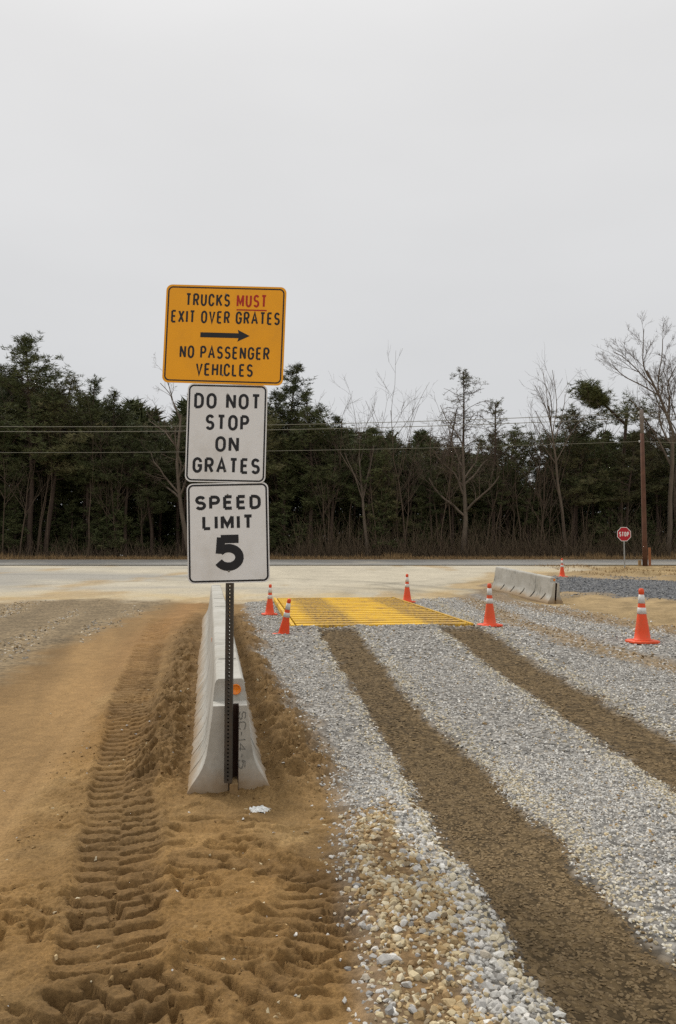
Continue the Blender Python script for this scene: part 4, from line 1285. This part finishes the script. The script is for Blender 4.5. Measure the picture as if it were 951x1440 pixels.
PINES = []
for k, (sd, H, c0, sp, nb, st, mt) in enumerate([(11, 15, .45, 3.1, 54, 1, 0), (12, 13.5, .40, 2.9, 50, 0, 0), (13, 12.5, .42, 3.2, 52, 1, 1), (14, 11.5, .36, 2.6, 46, 0, 0), (15, 12, .5, 3.0, 46, 1, 0), (16, 10.5, .28, 2.6, 48, 2, 1)]):
    tm, (nv, nf) = pine(sd, H, c0, sp, nb, st, blades=13, tl=.34, tw=.05, dens=1.5)
    cm = mesh_np('crown', nv, nf, (mat_needle, mat_needle2)[mt], link=False)
    PINES.append((H, tm, cm))

GRP = 'pines of the wood across the road'
def P(px, Y): return (px - 475.5) / 1090 * Y     # bearing -> metres at distance Y, for laying the wood out

# trees one can pick out
def special_pine(label, x, y, seed, H, c0, sp, nb, style, dens=1.5, mt=0, lean=0, **kw):
    tm, (nv, nf) = pine(seed, H, c0, sp, nb, style, blades=13, tl=.34, tw=.05, dens=dens, lean=lean, **kw)
    return tree_obj('pine_tree', label, tm, mesh_np('crown', nv, nf, (mat_needle, mat_needle2)[mt], link=False), x, y, group=GRP)
special_pine('tallest dark pine of the wood, at the photo\'s left edge', -22.6, 57.0, 101, 16.0, .40, 4.3, 70, 0, 1.5)
special_pine('broad pine in the second rank at the left edge of the photo', -26.0, 58.0, 102, 14.6, .38, 4.0, 62, 0, 1.5)
special_pine('dense round topped pine just right of the tallest left pine', -18.7, 58.0, 103, 13.3, .35, 3.0, 60, 1, 1.7)
special_pine('pine with ragged top whose tip shows right of the orange sign', -4.3, 58.5, 104, 14.9, .42, 2.9, 56, 0, 1.3)
special_pine('rounded pine standing right of the white signs', -2.0, 57.0, 105, 12.6, .32, 2.9, 60, 1, 1.6)
special_pine('flat topped pine left of the utility pole, with layered boughs', 17.6, 57.5, 106, 10.9, .5, 3.8, 44, 1, 1.25)
special_pine('wide pine with gappy layered boughs behind the lone barrier', 12.8, 59.0, 107, 9.8, .5, 3.4, 40, 1, 1.2)
# a leaning pine limb with one thick bunch of needles at its end
r = np.random.default_rng(108)
segs = []
tp, dd = grow_limb(r, np.array([0, 0, -.2]), np.array([.05, 0, 1.0]), 11.0, .17, .11, 12, .02, .03, segs)
lp, _ = grow_limb(r, tp[-2], np.array([-.8, 0, .85]), 3.7, .11, .06, 6, .06, -.06, segs)
ub = r.uniform(.45, 1.12, 620)[:, None]
C = lp[2] + (lp[-1] - lp[2]) * ub + r.normal(size=(620, 3)) * np.array([.42, .40, .30]) * (.5 + ub * .6) + np.array([-.1, 0, .12])
C2 = tp[-1] + r.normal(size=(200, 3)) * np.array([1.1, .9, .5])
nv, nf = tufts(r, np.concatenate([C, C2]), 14, .36, .05)
tree_obj('pine_tree', 'pine whose bent bough ends in one thick green tuft against the sky', mesh_np('trunk', *tubes(segs, 7), mat_bark, smooth=True, link=False), mesh_np('crown', nv, nf, mat_needle3, link=False), P(868, 57), 57.0, group=GRP)

def bare_tree(label, x, y, seed, H, mt=None, name='bare_tree', group='leafless trees of the wood edge', **kw):
    A_, B_ = bare(seed, H, **kw)
    tm = mesh_np('trunk', *A_, mt or mat_bark2, smooth=True, link=False)
    cm = mesh_np('crown', *B_, mat_twig, smooth=True, link=False) if B_ else None
    return tree_obj(name, label, tm, cm, x, y, group=group)
bare_tree('tall leafless tree with spreading fine branches at the right edge', P(937, 56), 56.0, 301, 14.0, fork=.34, spread=.46, levels=4, kids=(5, 7), up=.11)
bare_tree('leafless tree reaching out left from behind the tall one at right edge', P(958, 58), 58.0, 302, 12.0, fork=.36, spread=.60, levels=4, kids=(5, 7), lean=(-.12, 0), up=.10)
bare_tree('slim crooked leafless tree with a twiggy top behind the distant cone', P(798, 55.5), 55.5, 303, 11.2, fork=.62, spread=.45, levels=3, kids=(3, 5), r0=.13, lean=(-.06, 0), wob=.09)
bare_tree('pale forked leafless tree just left of the white signs', P(268, 55.5), 55.5, 304, 10.6, fork=.28, spread=.8, levels=4, kids=(3, 5), r0=.20, mt=mat_bark2, lean=(-.05, 0), wob=.12)
bare_tree('pale leaning leafless tree with twin stems left of the tall thin pine', P(650, 55.6), 55.6, 305, 8.4, fork=.35, spread=.6, levels=4, kids=(3, 5), r0=.22, lean=(-.12, 0), wob=.12)
bare_tree('broken pale snag with short limbs right of the white signs', P(517, 55.8), 55.8, 306, 7.8, fork=.5, spread=.35, levels=2, kids=(1, 3), r0=.15, wob=.04)

# dead pines: tiers of bare crooked boughs
def dead_pine(label, x, y, seed, H, sp, c0=.35, n=44, live=False):
    r = np.random.default_rng(seed); st, sb, tips = [], [], []
    tp, _ = grow_limb(r, np.array([0, 0, -.2]), np.array([.02, 0, 1.0]), H, .17, .035, 14, .035, .04, st)
    def sub(p, d, L, rad, lev):
        pts, _d = grow_limb(r, p, d, L, rad, rad * .4, 4, .25, .05, sb)
        if lev >= 1: tips.append(pts[-1])
        if lev < 2:
            for k in range(5 if lev == 0 else 4):
                j = r.integers(1, len(pts) - 1 + 1) - 1
                sub(pts[j], unit((pts[min(j+1, len(pts)-1)] - pts[j-1 if j else 0]) + r.normal(0, .55, 3)), L * r.uniform(.25, .5), max(rad * .5, .009), lev + 1)
    for k in range(n):
        f = c0 + (1 - c0) * (k + r.uniform()) / n; i = f * (len(tp)-1); j = min(int(i), len(tp)-2)
        g = (f - c0) / (1 - c0); az = r.uniform(0, 2*PI)
        L = sp * (.35 + .75 * math.sin(min(1, g*.8 + .2) * PI)) * r.uniform(.5, 1.1)
        sub(tp[j] + (tp[j+1]-tp[j])*(i-j), np.array([math.cos(az), math.sin(az), r.uniform(-.05, .3)]), L, .03, 0)
    t = tree_obj('sparse_pine' if live else 'dead_pine', label, mesh_np('trunk', *tubes(st, 7), mat_bark, smooth=True, link=False), mesh_np('crown', *tubes(sb, 3), mat_twig, smooth=True, link=False), x, y, group='dead and thin pines of the wood edge')
    if live:
        tp_ = np.array(tips); tp_ = tp_[r.uniform(size=len(tp_)) < .22 + .5 * (tp_[:, 2] > H * .9)]
        mesh_np('needles', *tufts(r, tp_, 6, .20, .035), mat_needle2, t)
dead_pine('tall thin pine with sparse tiers of boughs rising above the wood', P(656, 57), 57.0, 401, 14.2, 2.5, .42, 50, True)
dead_pine('shorter dead pine with tangled twigs right beside the tall thin pine', P(692, 57.5), 57.5, 402, 11.8, 2.5, .4, 46, True)
dead_pine('dead pine with tangled twigs left of the tall thin pine', P(620, 58), 58.0, 403, 11.8, 2.4)

# the rest of the front ranks: individual pines, alike
def place(x, y):
    px = 475.5 + x / y * 1090
    for lim, t in ((110, 'at the photo\'s left edge'), (240, 'behind the dirt lane'), (400, 'behind the sign post'), (560, 'behind the yellow grate'), (680, 'beyond the grate\'s right side'), (800, 'behind the lone barrier'), (10000, 'behind the stop sign')):
        if px < lim: return t
RANK = ('front', 'second', 'third')
topz = lambda px: np.interp(px, [-80, 0, 60, 110, 150, 200, 260, 330, 380, 430, 480, 520, 600, 650, 700, 760, 820, 870, 920, 1000], [505, 520, 520, 545, 552, 556, 552, 560, 556, 566, 576, 590, 602, 612, 616, 612, 604, 600, 600, 590])
r = np.random.default_rng(77)
spots = []
for rank, (Y, step) in enumerate(((57.2, 2.5), (60.0, 2.6), (63.0, 3.0))):
    x = -31.0 + rank * .7
    while x < 33:
        xx, yy = x + r.uniform(-.7, .7), Y + r.uniform(-.9, .9)
        px = 475.5 + xx / yy * 1090
        H = 1.6 + (785 - topz(px)) / 1090 * yy - 1.65
        H *= r.uniform(.74, 1.05)
        if rank == 0 and 560 < px < 760: H *= .82
        spots.append((xx, yy, H, rank)); x += step
for (xx, yy, H, rank) in spots:
    k = r.integers(0, len(PINES)); h0, tm, cm = PINES[k]
    tree_obj('pine_tree', 'dark pine in the %s rank of the wood, %s' % (RANK[rank], place(xx, yy)), tm, cm, xx, yy, H / h0, r.uniform(0, 6.28), GRP)

# understorey: young evergreens and bare saplings along the wood's edge, copies sharing meshes
YOUNG = []
for sd, H, sp in ((501, 4.6, 1.7), (502, 5.6, 1.9), (503, 3.6, 1.6)):
    tm, (nv, nf) = pine(sd, H, .08, sp, 44, 2, blades=11, tl=.26, tw=.05, dens=1.6)
    YOUNG.append((tm, mesh_np('crown', nv, nf, mat_needle, link=False)))
for k in range(70):
    x = -31 + k * 1.38 + r.uniform(-.6, .6); y = r.uniform(56.2, 61.5)
    tm, cm = YOUNG[r.integers(0, 3)]
    tree_obj('young_evergreen', 'young dark evergreen under the pines, ' + place(x, y), tm, cm, x, y, r.uniform(.75, 1.25), r.uniform(0, 6.28), 'young evergreens of the understorey')
mat_sap = simple_mat("sapling_bark", lin(88, 74, 60), .95, .25, 2)
SAP = []
for sd, H in ((601, 7.5), (602, 6.2), (603, 8.6), (604, 9.6)):
    A_, B_ = bare(sd, H, fork=.45, spread=.5, levels=3, r0=.055, kids=(2, 4), wob=.08)
    SAP.append((mesh_np('trunk', *A_, mat_sap, smooth=True, link=False), mesh_np('crown', *B_, mat_twig, smooth=True, link=False)))
for k in range(50):
    x = r.uniform(-30, 31) if k < 26 else r.uniform(-2.5, 21); y = r.uniform(54.9, 57.6)
    tm, cm = SAP[r.integers(0, 4)]
    tree_obj('bare_sapling', 'thin leafless sapling at the wood edge, ' + place(x, y), tm, cm, x, y, r.uniform(.7, 1.25), r.uniform(0, 6.28), 'leafless saplings at the wood edge')

# depths of the wood: reads as one dark mass
parts_c, parts_t = [], []
far_proto = []
for sd in (701, 702, 703):
    rr = np.random.default_rng(sd)
    C = []
    for k in range(230):
        f = rr.uniform() ** .75; a = rr.uniform(0, 2*PI); R_ = 2.5 * (1 - f) ** .5 * rr.uniform(.3, 1) ** .5
        C.append((R_ * math.cos(a), R_ * math.sin(a), 3.2 + 8.2 * f))
    for k in range(90):
        a = rr.uniform(0, 2*PI); R_ = 1.9 * rr.uniform() ** .5
        C.append((R_ * math.cos(a), R_ * math.sin(a), rr.uniform(0, 3.6)))
    far_proto.append(tufts(rr, C, 7, .75, .17))
for rank, (Y, step) in enumerate(((66.5, 2.2), (71, 2.3), (76, 2.6), (83, 2.8))):
    x = -38.0
    while x < 40:
        V, F = far_proto[r.integers(0, 3)]
        px = 475.5 + x / Y * 1090
        H = (785 - topz(px) - 62 * math.exp(-((px - 735) / 45) ** 2)) / 1090 * Y * r.uniform(.70, .96); s = H / 11.4
        a = r.uniform(0, 6.28); ca, sa = math.cos(a), math.sin(a)
        xx, yy = x + r.uniform(-.8, .8), Y + r.uniform(-1.2, 1.2)
        W = np.stack([(V[:, 0]*ca - V[:, 1]*sa) * 1.15 + xx, (V[:, 0]*sa + V[:, 1]*ca) * 1.15 + yy, V[:, 2] * s + 1.7], 1)
        parts_c.append((W, F))
        parts_t.append([xx, yy, 1.5, xx + r.uniform(-.3, .3), yy, 1.7 + H * .9, .16, .05])
        x += step
fw = mesh_np('far_woods', *join_parts(parts_c), mat_needle); tag(fw, 'dark mass of the deep wood behind the front pines', 'woods', kind='stuff')
mesh_np('trunks', *tubes(parts_t, 5), mat_bark, fw, smooth=True)['kind'] = 'stuff'

# tangled brush and dry grass along the verge
segs = []
for k in range(9000):
    x = r.uniform(-33, 34) if k < 5600 else r.uniform(-3, 24); y = 54.7 + abs(r.normal(0, 1.6)); z = gz1(x, y)
    h = r.uniform(.25, 1.9) * (1 if r.uniform() < .5 else .5) * (1 if k < 5600 else 2.0)
    d = unit(np.array([r.normal(0, .4), r.normal(0, .4), 1.0]))
    p = np.array([x, y, z - .03]); q = p + d * h * .55; s = q + unit(d + r.normal(0, .4, 3)) * h * .45
    segs += [[*p, *q, .012, .008], [*q, *s, .008, .004]]
br = mesh_np('undergrowth', *tubes(segs, 3), mat_brush); tag(br, 'brown tangled brush along the foot of the wood', 'undergrowth', kind='stuff')
N = 12000
x = r.uniform(-34, 36, N); y = 52.3 + r.gamma(2.2, .75, N); z = gz_at(x, y)
h = r.uniform(.06, .24, N) * (1 + 1.2 * (fbm(x * .5, y * .5, 7, 2) > .25)); a = r.uniform(0, 6.28, N); w = r.uniform(.012, .03, N)
bx, by = np.cos(a) * w, np.sin(a) * w
V = np.stack([np.stack([x - bx, y - by, z], 1), np.stack([x + bx, y + by, z], 1), np.stack([x + r.normal(0, .07, N), y + r.normal(0, .07, N), z + h], 1)], 1).reshape(-1, 3)
gr = mesh_np('dry_grass', V, np.arange(len(V)).reshape(-1, 3), mat_drygrass); tag(gr, 'tan dry grass on the verge between road and wood', 'grass', kind='stuff')
N = 5000
x = r.uniform(11, 30, N); y = r.uniform(34, 44, N); z = gz_at(x, y)
keep = fbm(x * .6, y * .6, 17, 3) > .05
x, y, z = x[keep], y[keep], z[keep]; N = len(x)
h = r.uniform(.04, .16, N); a = r.uniform(0, 6.28, N); w = r.uniform(.01, .02, N)
V = np.stack([np.stack([x - np.cos(a)*w, y - np.sin(a)*w, z], 1), np.stack([x + np.cos(a)*w, y + np.sin(a)*w, z], 1), np.stack([x + r.normal(0, .05, N), y + r.normal(0, .05, N), z + h], 1)], 1).reshape(-1, 3)
g2 = mesh_np('dry_grass', V, np.arange(len(V)).reshape(-1, 3), mat_drygrass); tag(g2, 'sparse dry grass around the stop sign and utility pole', 'grass', kind='stuff')
